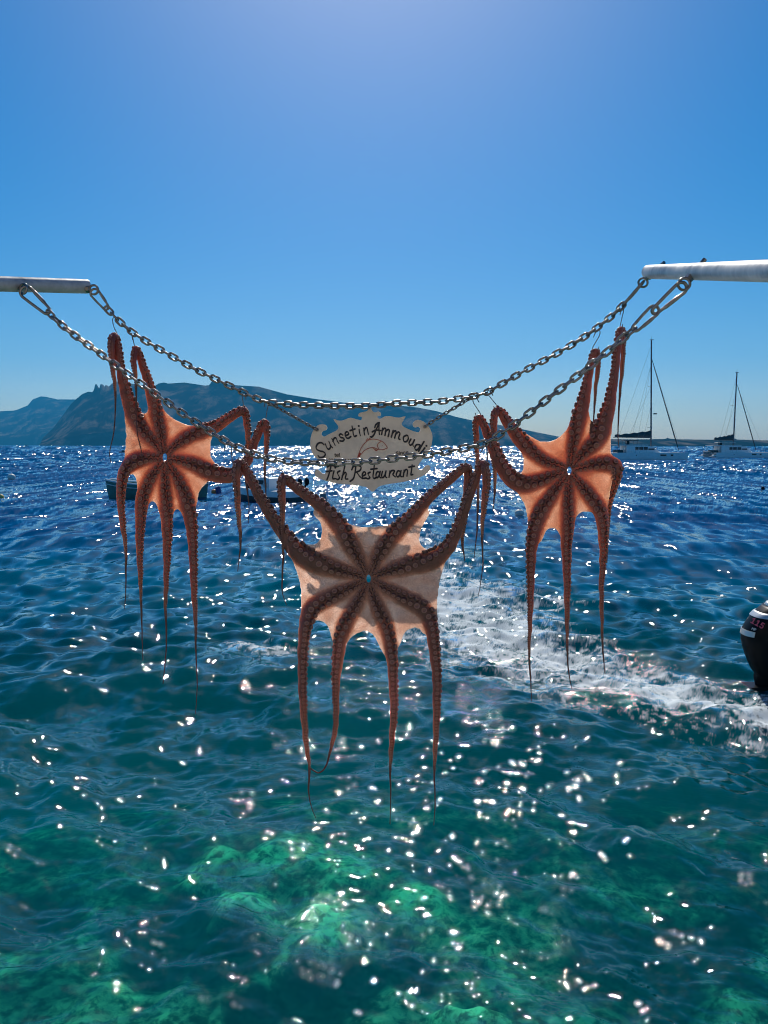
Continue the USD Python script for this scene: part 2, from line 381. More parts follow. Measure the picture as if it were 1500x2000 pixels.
floor_mat = usdkit.material(stage, '/World/Looks/seabed_look', {
    'geo': ('geometry', {}),
    'n': ('noise_texture', {'scale': 1.3, 'detail': 5.0, 'roughness': 0.68, 'distortion': 0.7}),
    'n2': ('noise_texture', {'scale': 9.0, 'detail': 4.0, 'roughness': 0.7, 'distortion': 0.25}),
    'cov': ('attribute', {'attribute': 'cover'}), 'co': ('math', {'math_type': 'add'}), 'cs': ('math', {'math_type': 'subtract', 'value2': 0.5}),
    'r': ('rgb_ramp', {'ramp': [(0.30, (0.012, 0.02, 0.016)), (0.42, (0.05, 0.085, 0.055)), (0.54, (0.15, 0.20, 0.115)), (0.66, (0.32, 0.40, 0.20)), (0.85, (0.52, 0.60, 0.32))]}),
    'r2': ('rgb_ramp', {'ramp': [(0.40, (0.22, 0.22, 0.22)), (0.56, (1, 1, 1))]}),
    'mul': ('mix', {'mix_type': 'multiply', 'fac': 1.0}),
    'd': ('diffuse_bsdf', {})},
    [('geo.position', 'n.vector'), ('geo.position', 'n2.vector'), ('n.fac', 'co.value1'), ('cov.fac', 'co.value2'), ('co.value', 'cs.value1'), ('cs.value', 'r.fac'), ('n2.fac', 'r2.fac'), ('r.color', 'mul.color1'), ('r2.color', 'mul.color2'), ('mul.color', 'd.color')], surface='d.BSDF')
bed = usdkit.mesh(stage, '/World/seabed', (floor_v, f), floor_mat, smooth=True)
UsdGeom.PrimvarsAPI(bed).CreatePrimvar('cover', Sdf.ValueTypeNames.FloatArray, 'vertex').Set(Vt.FloatArray.FromNumpy(cover_.astype(np.float32)))
tag(bed.GetPrim(), kind='structure')

# hills: ridge lines read off the photograph at a distance, sloping down to a shore
def hill(name, ridge, dist, depth, mat, base_px, seed, gully=1.0, nv=60):
    P = np.array(ridge, float)
    xs = np.arange(P[0, 0], P[-1, 0], 2.0)
    ys = np.interp(xs, P[:, 0], P[:, 1])
    top = at(xs, ys, dist)
    H = np.maximum(top[:, 2], 0.5)
    t = np.concatenate([np.linspace(0, 1, nv), 1 + np.linspace(0.05, 1, 12)])
    X = top[:, 0][None] * np.ones((len(t), 1))
    prof = np.where(t <= 1, 0.18 * np.minimum(t / 0.06, 1) + 0.82 * t ** 1.25, np.clip(1 - (t - 1) ** 1.2, -0.05, 1))[:, None]
    Yd = dist - depth * (1 - t)[:, None] + 0 * X
    q = np.stack([X / 160.0, Yd / 500.0, 0 * X], -1)
    g = (meshkit.fbm(q + [seed, 0, 0], 5, seed) - 0.5)
    g2 = (meshkit.fbm(np.stack([X / 45.0, Yd / 300.0, 0 * X], -1), 4, seed + 2) - 0.5)
    edge = np.sin(np.clip(t, 0, 1) * np.pi)[:, None]
    Yd = Yd + gully * edge * (g * 420 + g2 * 120)
    X = X * np.maximum(Yd, 10) / dist
    Hs = ndimage.gaussian_filter1d(H, 9)
    k = np.clip((t - 0.86) / 0.12, 0, 1)[:, None]
    Hm = Hs[None] * (1 - k) + H[None] * k
    Z = Hm * prof + gully * edge * (g2 * 0.34 + g * 0.30) * H[None]
    Z = np.where(t[:, None] == 0, -3.0, np.where(t[:, None] >= 2, -3.0, np.minimum(Z, H[None] * 1.0)))
    n, m = Z.shape; i = np.arange(n * m).reshape(n, m)
    f = np.concatenate([np.stack([i[:-1, :-1], i[:-1, 1:], i[1:, 1:]], -1).reshape(-1, 3), np.stack([i[:-1, :-1], i[1:, 1:], i[1:, :-1]], -1).reshape(-1, 3)])
    m = usdkit.mesh(stage, '/World/' + name, (np.stack([X.ravel(), Yd.ravel(), Z.ravel()], -1), f), mat, smooth=True)
    return tag(m.GetPrim(), kind='structure')
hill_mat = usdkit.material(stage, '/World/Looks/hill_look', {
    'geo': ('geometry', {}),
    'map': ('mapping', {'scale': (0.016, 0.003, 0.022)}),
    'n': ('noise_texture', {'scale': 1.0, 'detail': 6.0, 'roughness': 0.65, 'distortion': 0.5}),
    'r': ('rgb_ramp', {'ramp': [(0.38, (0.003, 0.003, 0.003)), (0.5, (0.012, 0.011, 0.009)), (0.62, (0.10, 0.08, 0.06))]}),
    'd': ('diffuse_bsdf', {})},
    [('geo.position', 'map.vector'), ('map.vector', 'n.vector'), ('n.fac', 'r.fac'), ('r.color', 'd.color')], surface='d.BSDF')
FAR = [(-420, 850), (-300, 826), (-150, 800), (0, 803), (26, 802), (34, 800), (54, 792), (64, 780), (80, 774), (90, 775), (112, 780), (128, 780), (148, 780), (200, 783), (320, 800), (440, 840), (500, 868)]
NEAR = [(78, 869), (83, 857), (90, 850), (104, 836), (116, 820), (128, 804), (138, 790), (148, 780), (160, 770), (172, 765), (181, 766), (184, 759), (185.5, 751), (188, 750), (191, 753), (193, 759), (194.5, 758), (195.5, 751), (199, 750), (202, 752), (204, 755), (206, 752), (210, 753), (212, 755), (220, 748), (232, 744), (262, 750), (300, 755), (310, 749), (320, 747), (328, 749), (345, 748), (360, 747), (380, 750), (400, 753), (409, 752), (413, 745), (423, 745), (430, 748), (443, 750), (470, 753), (505, 755), (560, 770), (615, 779), (670, 786), (721, 790), (748, 788), (752, 783), (757, 784), (764, 789), (780, 792), (817, 796), (853, 803), (890, 814), (927, 822), (966, 828), (1010, 836), (1052, 845), (1092, 853), (1120, 857), (1150, 864), (1175, 871)]
LOW = [(985, 872), (1040, 866), (1100, 860), (1150, 857), (1193, 857.5), (1240, 858), (1300, 857.5), (1303, 855), (1309, 857), (1330, 858), (1400, 859), (1430, 857.5), (1434, 856), (1440, 858.5), (1500, 860), (1600, 862), (1750, 858), (1950, 866), (2000, 872)]
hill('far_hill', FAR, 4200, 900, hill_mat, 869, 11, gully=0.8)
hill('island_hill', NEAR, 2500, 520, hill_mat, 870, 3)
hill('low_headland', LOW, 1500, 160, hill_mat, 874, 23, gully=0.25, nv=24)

# sea haze
haze_mat = usdkit.material(stage, '/World/Looks/haze_look', {'v': ('principled_volume', {'color': (0.05, 0.52, 1.0), 'density': 0.00012, 'anisotropy': 0.25})}, [], volume='v.volume')
hz = trimesh.creation.box([11400, 11400, 700]); hz.apply_translation([0, 0, 700 / 2 - 42])
tag(usdkit.mesh(stage, '/World/haze', hz, haze_mat).GetPrim(), kind='stuff')
# ---------------------------------------------------------------- octopuses hung up to dry
BACK_Y = 1.5                                   # distance of the rear chain
def front_y(u):                                # the front chain hangs nearer, and nearer still at its right end
    return 1.395 - 0.21 * (np.asarray(u, float) - 40) / 1305
def back_y(u):
    return BACK_Y + 0 * np.asarray(u, float)

def surface_nets(F, origin, step):
    """Skin of the zero level of a field on a grid (negative inside)."""
    inside = F < 0
    nx, ny, nz = F.shape
    S = np.zeros((nx - 1, ny - 1, nz - 1), np.int8)
    for a in (0, 1):
        for b in (0, 1):
            for c in (0, 1):
                S += inside[a:nx - 1 + a, b:ny - 1 + b, c:nz - 1 + c]
    cells = np.argwhere((S > 0) & (S < 8))
    idx = -np.ones(S.shape, np.int64); idx[tuple(cells.T)] = np.arange(len(cells))
    acc, cnt = np.zeros((len(cells), 3)), np.zeros(len(cells))
    corner = [(a, b, c) for a in (0, 1) for b in (0, 1) for c in (0, 1)]
    for p in corner:
        for ax in range(3):
            if p[ax]: continue
            q = list(p); q[ax] = 1
            f0, f1 = F[tuple((cells + p).T)], F[tuple((cells + q).T)]
            m = (f0 < 0) != (f1 < 0)
            t = f0[m] / (f0[m] - f1[m])
            pt = np.tile(np.array(p, float), (m.sum(), 1)); pt[:, ax] = t
            acc[m] += pt; cnt[m] += 1
    v = (cells + acc / cnt[:, None]) * step + origin
    faces = []
    for ax in range(3):
        b, c = (ax + 1) % 3, (ax + 2) % 3
        A = inside; sl0 = [slice(None)] * 3; sl1 = [slice(None)] * 3
        sl0[ax], sl1[ax] = slice(0, -1), slice(1, None)
        cross = np.argwhere(A[tuple(sl0)] != A[tuple(sl1)])
        ok = (cross[:, b] > 0) & (cross[:, c] > 0) & (cross[:, b] < F.shape[b] - 1) & (cross[:, c] < F.shape[c] - 1)
        cross = cross[ok]
        def cell(db, dc):
            k = cross.copy(); k[:, b] += db; k[:, c] += dc; return idx[tuple(k.T)]
        q = np.stack([cell(-1, -1), cell(0, -1), cell(0, 0), cell(-1, 0)], 1)
        flip = ~A[tuple(cross.T)]
        q[flip] = q[flip][:, ::-1]
        faces.append(q)
    q = np.vstack(faces)
    return v, np.vstack([q[:, [0, 1, 2]], q[:, [0, 2, 3]]])

SUCKER = np.array([(0.0, 0.18), (0.40, 0.14), (0.62, 0.46), (0.84, 0.50), (1.0, 0.28), (0.94, -0.15), (1.1, -0.6)])
def sucker_mesh(c, n, r, k=10):
    n = n / np.linalg.norm(n)
    a = np.cross(n, [0.2, 0.9, 0.35]); a /= np.linalg.norm(a); b = np.cross(n, a)
    th = np.linspace(0, 2 * np.pi, k, endpoint=False)
    ring = np.cos(th)[:, None] * a + np.sin(th)[:, None] * b
    v = [c + n * SUCKER[0, 1] * r] + [c + ring * p * r + n * h * r for p, h in SUCKER[1:]]
    v = np.vstack([v[0][None]] + v[1:])
    f = [[0, 1 + j, 1 + (j + 1) % k] for j in range(k)]
    for i in range(len(SUCKER) - 2):
        o = 1 + i * k
        for j in range(k):
            j2 = (j + 1) % k
            f += [[o + j, o + k + j, o + k + j2], [o + j, o + k + j2, o + j2]]
    return v, np.array(f)

def octopus(label, centre, arms, web, depth_of, skin, sucker_mat, seed, group):
    """arms: lists of (u, v, radius[, depth]) in photograph pixels from the mouth outwards; web: outline of the skin between them."""
    R = np.random.default_rng(seed)
    cu, cv = centre
    chains, edge_w = [], []
    for a in arms:
        a = np.array([tuple(p) + ((0.0,) if len(p) == 3 else ()) for p in a], float)
        p = catmull(a, 9); p[:, 2] = np.maximum(p[:, 2], 0.6)
        p = p[:, [0, 1, 3, 2]]                                  # u, v, depth, radius
        k = np.arange(len(p))
        free = np.hypot(p[:, 0] - cu, p[:, 1] - cv) > 150
        p[:, 0] += np.where(free, 0.5 * np.sin(k * 0.9 + seed) + 0.4 * np.sin(k * 0.37), 0) * np.clip(p[:, 3] / 5, 0.3, 1)
        dc = np.hypot(p[:, 0] - cu, p[:, 1] - cv)
        full = p[:, 3].copy()
        top = np.argmin(p[:, 1]) if p[:, 1].min() < cv - 40 else int(0.8 * len(p))      # where the arm folds over its hook, or thins out
        p[:, 3] *= np.clip(0.80 + 0.14 * (np.arange(len(p)) / max(top, 1)), 0.80, 0.94)
        edge_w.append(np.where(np.arange(len(p)) < top * 0.93, full, 0))
        p[:, 2] += np.where(free, 2.0 * np.sin(k * 0.21 + 2 * seed), 0)
        chains.append(p)
    solid = np.vstack([c[c[:, 3] > 2.0] for c in chains])
    lo = np.array([solid[:, 0].min() - 24, solid[:, 1].min() - 24, -30.0]); hi = np.array([solid[:, 0].max() + 24, solid[:, 1].max() + 24, 30.0])
    for c in chains: lo[2] = min(lo[2], c[:, 2].min() - 22); hi[2] = max(hi[2], c[:, 2].max() + 22)
    step = np.array([1.7, 1.7, 1.35])
    N = np.ceil((hi - lo) / step).astype(int) + 1
    gu, gv, gw = (lo[k] + np.arange(N[k]) * step[k] for k in range(3))
    # the web, as a thin sheet inside its outline
    poly = sg.Polygon(catmull(np.array(web, float), 4, closed=True)).buffer(0)
    fins = []                                                     # the web runs out along both sides of every arm
    for c, ew in zip(chains, edge_w):
        dc = np.hypot(c[:, 0] - cu, c[:, 1] - cv); m = (dc > 50) & (ew > 3) & (np.abs(c[:, 2]) < 4)
        q = np.column_stack([c[:, :3], ew])[m]
        for a_, b_ in zip(q[:-1], q[1:]):
            if np.linalg.norm(b_[:2] - a_[:2]) > 20: continue
            d_ = math.hypot(a_[0] - cu, a_[1] - cv)
            fins.append(sg.LineString([a_[:2], b_[:2]]).buffer(a_[3] * 0.80 + 6.0 * np.clip(1.15 - d_ / 200, 0, 1), quad_segs=4))
    poly = shapely.union_all([poly] + fins)
    upper = poly.buffer(7).buffer(-7).intersection(sg.box(cu - 400, cv - 400, cu + 400, cv + 10))
    poly = shapely.union_all([poly.buffer(6).buffer(-6), upper]).buffer(-1.5).buffer(1.5)
    U, Vv = np.meshgrid(gu, gv, indexing='ij')
    inn = shapely.contains_xy(poly, U, Vv)
    s2 = np.where(inn, -ndimage.distance_transform_edt(inn, sampling=step[:2]), ndimage.distance_transform_edt(~inn, sampling=step[:2])) + 0.6
    s2 = ndimage.gaussian_filter(s2, 0.8)
    rad = np.hypot(U - cu, Vv - cv)
    thick = 1.55 + 2.4 * np.exp(-(rad / 34) ** 2) + 0.5 * (meshkit.noise(np.stack([U / 16, Vv / 16, 0 * U], -1), seed) - 0.5)
    F = np.maximum(np.abs(gw)[None, None] - thick[..., None], s2[..., None]).astype(np.float32)
    G = np.full(F.shape, 1e3, np.float32)
    for c in chains:
        for (a, b) in zip(c[:-1], c[1:]):
            if max(a[3], b[3]) < 2.0: continue
            pad = max(a[3], b[3]) + 8
            l = np.maximum(np.floor((np.minimum(a[:3], b[:3]) - pad - lo) / step).astype(int), 0)
            h = np.minimum(np.ceil((np.maximum(a[:3], b[:3]) + pad - lo) / step).astype(int) + 1, N)
            x, y, z = gu[l[0]:h[0]], gv[l[1]:h[1]], gw[l[2]:h[2]]
            d = b[:3] - a[:3]; L2 = d @ d + 1e-9
            X, Y, Z = x[:, None, None] - a[0], y[None, :, None] - a[1], z[None, None] - a[2]
            t = np.clip((X * d[0] + Y * d[1] + Z * d[2]) / L2, 0, 1)
            r = a[3] + t * (b[3] - a[3])
            rat = 0.46 + 0.38 * np.clip((math.hypot(a[0] - cu, a[1] - cv) - 70) / 150, 0, 1)     # flattened where it is stretched in the web
            dist = np.sqrt((X - t * d[0]) ** 2 + (Y - t * d[1]) ** 2 + ((Z - t * d[2]) / rat) ** 2) - r
            sub = G[l[0]:h[0], l[1]:h[1], l[2]:h[2]]
            np.minimum(sub, dist, out=sub)
    k = (3.0 + 8.0 * np.clip((190 - rad) / 90, 0, 1))[..., None].astype(np.float32)
    hh = np.clip(0.5 + 0.5 * (G - F) / k, 0, 1)
    F = G * (1 - hh) + F * hh - k * hh * (1 - hh)
    F += 0.7 * (meshkit.noise(np.stack(np.broadcast_arrays(gu[:, None, None] / 9, gv[None, :, None] / 9, gw[None, None] / 9), -1), seed + 5) - 0.5).astype(np.float32)
    hole = np.hypot((U - cu) / 4.2, (Vv - cv) / 8.0) * 5.5 - 5.5
    F = np.maximum(F, -hole[..., None])
    v, f = surface_nets(F, lo, step)
    body = trimesh.Trimesh(v, f, process=False)
    e = np.vstack([f[:, [0, 1]], f[:, [1, 2]], f[:, [2, 0]]]); e = np.unique(np.sort(e, 1), axis=0)
    W = sparse.coo_matrix((np.ones(2 * len(e)), (np.r_[e[:, 0], e[:, 1]], np.r_[e[:, 1], e[:, 0]])), shape=(len(v), len(v))).tocsr()
    deg = np.maximum(np.asarray(W.sum(1)), 1)
    for lam_ in (0.55, -0.45, 0.55, -0.45, 0.55): v = v + lam_ * (W @ v / deg - v)
    body = trimesh.Trimesh(v, f, process=False)
    pieces = [body]
    for c in chains:                                            # thread-thin ends
        thin = np.nonzero(c[:, 3] < 2.4)[0]
        thin = thin[thin > 12]
        if len(thin) > 2:
            c2 = c[max(thin[0] - 2, 0):]
            pieces.append(sweep(c2[:, :3], np.maximum(c2[:, 3], 0.55), 6))
    whole = cat(*pieces)
    warp = lambda u, v_: (9 * np.exp(-(np.hypot(u - cu, v_ - cv) / 60) ** 2) + 16 * (meshkit.noise(np.stack([u / 90, v_ / 90, 0 * u], -1), seed + 9) - 0.5)) * np.clip(1.4 - np.hypot(u - cu, v_ - cv) / 260, 0, 1)
    def world(p):
        p = np.asarray(p, float)
        Y = depth_of(p[:, 0]); return at(p[:, 0], p[:, 1], Y + (p[:, 2] + warp(p[:, 0], p[:, 1])) * Y / FPX)
    o = world(np.array([[cu, cv, 0]]))[0]
    t = thing('octopus', label, 'octopus', o, group=group)
    # (u right, v down, depth away) has the same handedness as the world axes seen from the camera
    b = part(t, 'body', trimesh.Trimesh(world(whole.vertices) - o, whole.faces, process=False), skin, smooth=True)
    allc = np.vstack(chains)
    d_, i_ = cKDTree(allc[:, :3]).query(whole.vertices)
    flat = np.hypot(*(whole.vertices[:, :2] - allc[i_, :2]).T) / np.maximum(allc[i_, 3], 2.5)
    arm = np.clip((1.62 - flat) / 1.0, 0, 1) * np.clip(np.hypot(whole.vertices[:, 0] - cu, whole.vertices[:, 1] - cv) / 45, 0.25, 1)   # arm flesh is darker than the web
    UsdGeom.PrimvarsAPI(UsdGeom.Mesh(b)).CreatePrimvar('arm', Sdf.ValueTypeNames.FloatArray, 'vertex').Set(Vt.FloatArray.FromNumpy(arm.astype(np.float32)))
    flesh = np.where(d_ > 9, 1.0, np.clip((allc[i_, 3] - 2.2) / 4.5, 0, 1))       # thick arms and web let light through, dried tips do not
    UsdGeom.PrimvarsAPI(UsdGeom.Mesh(b)).CreatePrimvar('flesh', Sdf.ValueTypeNames.FloatArray, 'vertex').Set(Vt.FloatArray.FromNumpy(flesh.astype(np.float32)))
    small, big = [], []
    vt = whole.vertices; vtree = cKDTree(vt)
    for ai, c in enumerate(chains):
        seg = np.linalg.norm(np.diff(c[:, :3], axis=0), axis=1)
        s = np.concatenate([[0], np.cumsum(seg)])
        tan = np.gradient(c[:, :3], axis=0); tan /= np.linalg.norm(tan, axis=1, keepdims=True) + 1e-9
        side = np.stack([tan[:, 1], -tan[:, 0], 0 * tan[:, 0]], 1); side /= np.linalg.norm(side, axis=1, keepdims=True) + 1e-9
        turn = np.sum((tan[:-1, 0] * tan[1:, 1] - tan[:-1, 1] * tan[1:, 0])[np.linalg.norm(c[:-1, :2] - [cu, cv], axis=1) > 90])
        tip = c[-1, 1] > cv + 120 and c[:, 1].min() > cv - 60
        roll = math.radians(R.choice([-30, 25, 35])) if tip else math.copysign(math.radians(58), turn)
        dist = 10.0; row = 1
        while dist < s[-1]:
            i = np.searchsorted(s, dist) - 1; fr = (dist - s[i]) / max(seg[i], 1e-9)
            q = c[i] * (1 - fr) + c[i + 1] * fr
            r = q[3]
            if r < 2.3 and dist > 60: break
            sr = min(0.46 * r, 6.3) * R.uniform(0.82, 1.12)
            out = np.clip((math.hypot(q[0] - cu, q[1] - cv) - 70) / 60, 0, 1)
            ang = roll * out + row * math.radians(34 if out < 0.5 else 30)
            n = math.cos(ang) * np.array([0, 0, -1.0]) + math.sin(ang) * side[i]
            pos = q[:3] + n * r * np.array([1, 1, 0.66]) * 0.98
            near = vt[vtree.query_ball_point(pos, 7.0)]
            if len(near):                                        # seat it on the skin
                h_ = (near - pos) @ n; lat = np.linalg.norm(near - pos - h_[:, None] * n, axis=1)
                if (lat < 2.4).any(): pos = pos + n * h_[lat < 2.4].max()
            if math.hypot(pos[0] - cu, pos[1] - cv) > 9:
                sv_, sf_ = sucker_mesh(pos, n + 0.12 * R.normal(0, 1, 3), max(sr, 0.9), 10 if sr > 3 else 7)
                (big if sr > 4.1 else small).append((sr, sv_, sf_))
            dist += max(sr * 1.28, 1.6); row = -row
    big.sort(key=lambda b: -b[0])
    # inner cup and lip pale, outer wall dark
    def ringed(prim, ks):
        col = np.concatenate([np.concatenate([[0.75], np.repeat([0.55, 0.9, 1.0, 0.35, 0.0, 0.0], k)]) for k in ks])
        UsdGeom.PrimvarsAPI(UsdGeom.Mesh(prim)).CreatePrimvar('ring', Sdf.ValueTypeNames.FloatArray, 'vertex').Set(Vt.FloatArray.FromNumpy(col.astype(np.float32)))
    kof = lambda v_: (len(v_) - 1) // 6
    for sr, sv_, sf_ in big[:300]:
        ringed(part(t, 'sucker', trimesh.Trimesh(world(sv_) - o, sf_, process=False), sucker_mat, smooth=True), [kof(sv_)])
    rest = small + big[300:]
    m = cat(*[trimesh.Trimesh(sv_, sf_, process=False) for _, sv_, sf_ in rest])
    ringed(part(t, 'small_suckers', trimesh.Trimesh(world(m.vertices) - o, m.faces, process=False), sucker_mat, smooth=True, kind='stuff'), [kof(r_[1]) for r_ in rest])
    return t

def skin_look(name, web, web_dark, arm, arm_dark, radius, scale):
    return usdkit.material(stage, '/World/Looks/' + name, {
        'tc': ('texture_coordinate', {}),
        'n': ('noise_texture', {'scale': 34.0, 'detail': 8.0, 'roughness': 0.82}),
        'n2': ('noise_texture', {'scale': 260.0, 'detail': 4.0, 'roughness': 0.6}),
        'r': ('rgb_ramp', {'ramp': [(0.34, web_dark), (0.62, web)]}), 'r2': ('rgb_ramp', {'ramp': [(0.36, arm_dark), (0.64, arm)]}),
        'am': ('attribute', {'attribute': 'arm'}), 'flesh_tone': ('mix', {'mix_type': 'mix'}),
        'b': ('bump', {'strength': 0.7, 'distance': 0.0018}),
        'fl': ('attribute', {'attribute': 'flesh'}), 'dry': ('mix', {'mix_type': 'mix', 'color1': (0.10, 0.038, 0.03)}),
        'p': ('principled_bsdf', {'roughness': 0.36, 'specular_ior_level': 0.5, 'subsurface_radius': radius, 'subsurface_scale': scale, 'subsurface_method': 'random_walk'})},
        [('tc.object', 'n.vector'), ('tc.object', 'n2.vector'), ('n.fac', 'r.fac'), ('n.fac', 'r2.fac'), ('am.fac', 'flesh_tone.fac'), ('r.color', 'flesh_tone.color1'), ('r2.color', 'flesh_tone.color2'),
         ('flesh_tone.color', 'dry.color2'), ('fl.fac', 'dry.fac'), ('dry.color', 'p.base_color'), ('fl.fac', 'p.subsurface_weight'), ('n2.fac', 'b.height'), ('b.normal', 'p.normal')], surface='p.BSDF')
skin_warm = skin_look('octopus_skin_look', (0.36, 0.155, 0.115), (0.19, 0.064, 0.046), (0.19, 0.074, 0.057), (0.10, 0.035, 0.027), (1.0, 0.60, 0.46), 0.0026)
skin_pale = skin_look('pale_octopus_skin_look', (0.34, 0.175, 0.13), (0.14, 0.060, 0.043), (0.14, 0.064, 0.05), (0.075, 0.033, 0.027), (1.0, 0.68, 0.56), 0.0025)
def sucker_mat(name, dark, light):
    return usdkit.material(stage, '/World/Looks/' + name, {
        'ring': ('attribute', {'attribute': 'ring'}), 'm': ('mix', {'mix_type': 'mix', 'color1': dark, 'color2': light}),
        'p': ('principled_bsdf', {'roughness': 0.4})},
        [('ring.fac', 'm.fac'), ('m.color', 'p.base_color')], surface='p.BSDF')
sucker_look = sucker_mat('sucker_look', (0.07, 0.024, 0.019), (0.34, 0.155, 0.12))
sucker_dark = sucker_mat('pale_octopus_sucker_look', (0.05, 0.022, 0.019), (0.27, 0.145, 0.118))

LEFT_ARMS = [
    [(322, 893, 4), (306, 869, 9), (285, 845, 13.5), (262, 812, 14), (247, 772, 11), (238, 735, 9.5), (231, 690, 8.5), (227, 664, 8), (222, 656, 7.5, -4), (218, 668, 7.5, -8), (218, 695, 6.5, -8), (222, 728, 5, -7), (225, 762, 3, -6), (225, 805, 1.6, -6), (222, 845, 1.4, -6), (216, 873, 1.1, -6), (214, 888, 0.9, -6), (217, 904, 0.7, -6)],
    [(322, 893, 4), (318, 866, 8), (312, 835, 13), (302, 793, 11), (290, 750, 8.5), (278, 712, 7.5), (270, 688, 7), (265, 681, 6.5, -5), (262, 694, 6.5, -10), (262, 712, 6, -11), (265, 735, 4, -12), (266, 768, 2.2, -14), (266, 800, 1.5, -16), (268, 845, 1.3, -19), (275, 876, 1.1, -20), (279, 904, 0.7, -20)],
    [(322, 893, 4), (340, 872, 9), (362, 856, 13), (392, 842, 13), (420, 834, 10), (448, 816, 8.5), (470, 803, 8.5), (478, 804, 8, 5), (482, 830, 7, 9), (485, 862, 5.5, 10), (482, 900, 4, 10), (481, 940, 2.6, 10), (486, 985, 1.2, 10), (485, 1022, 0.7, 10)],
    [(322, 893, 4), (345, 897, 9), (378, 906, 14), (412, 922, 15), (440, 930, 13), (462, 926, 11, 4), (482, 902, 10, 8), (497, 866, 9, 9), (508, 838, 8.5, 9), (516, 825, 8, 9), (520, 836, 7, 6), (521, 862, 5.5, 5), (518, 893, 4, 5), (517, 925, 2.6, 5), (519, 955, 1.6, 5), (520, 985, 0.7, 5)],
    [(322, 893, 4), (306, 894, 9), (282, 895, 13), (260, 902, 15, -4), (243, 920, 13.5, -8), (237, 950, 11.5, -10), (236, 985, 9, -10), (240, 1025, 6.5, -10), (245, 1070, 3.8, -10), (246, 1124, 1.8, -10), (245, 1166, 1.1, -10), (243, 1190, 0.7, -10)],
    [(322, 893, 4), (311, 910, 8), (294, 935, 12), (279, 972, 12), (275, 1010, 9), (273, 1055, 7.5), (273.6, 1115, 5.5), (275, 1160, 3.2), (277, 1220, 1.7), (278, 1255, 1.1), (279, 1290, 0.7)],
    [(322, 893, 4), (322, 915, 8), (323, 945, 11.5), (325, 985, 11.5), (325.5, 1025, 9.5), (326, 1085, 7.5), (324, 1145, 5), (323, 1180, 3.2), (325, 1250, 1.6), (322, 1300, 1.1), (318, 1336, 0.7)],
    [(322, 893, 4), (332, 911, 8), (348, 935, 12), (362, 968, 13.5), (371, 1008, 12), (376, 1055, 9.5), (377, 1100, 8.5), (379, 1160, 6.2), (381, 1205, 3.8), (383, 1280, 1.7), (385, 1340, 1.1), (382, 1395, 0.7)],
]
LEFT_WEB = [(243, 800), (258, 790), (272, 806), (282, 812), (289, 800), (293, 775), (302, 768), (320, 800), (345, 821), (383, 834), (408, 838), (416, 850), (411, 868), (413, 893), (424, 910), (428, 925), (410, 929), (404, 944), (390, 960), (384, 985), (370, 1012), (360, 1010), (350, 997), (343, 995), (335, 1008), (324, 1015), (313, 1005), (304, 984), (294, 980), (285, 992), (272, 985), (267, 945), (261, 925), (254, 928), (243, 915), (243, 890), (246, 850)]
octopus('orange octopus on the left, hung from the rear chain nearest the left pipe', (322, 893), LEFT_ARMS, LEFT_WEB, back_y, skin_warm, sucker_look, 3, None)

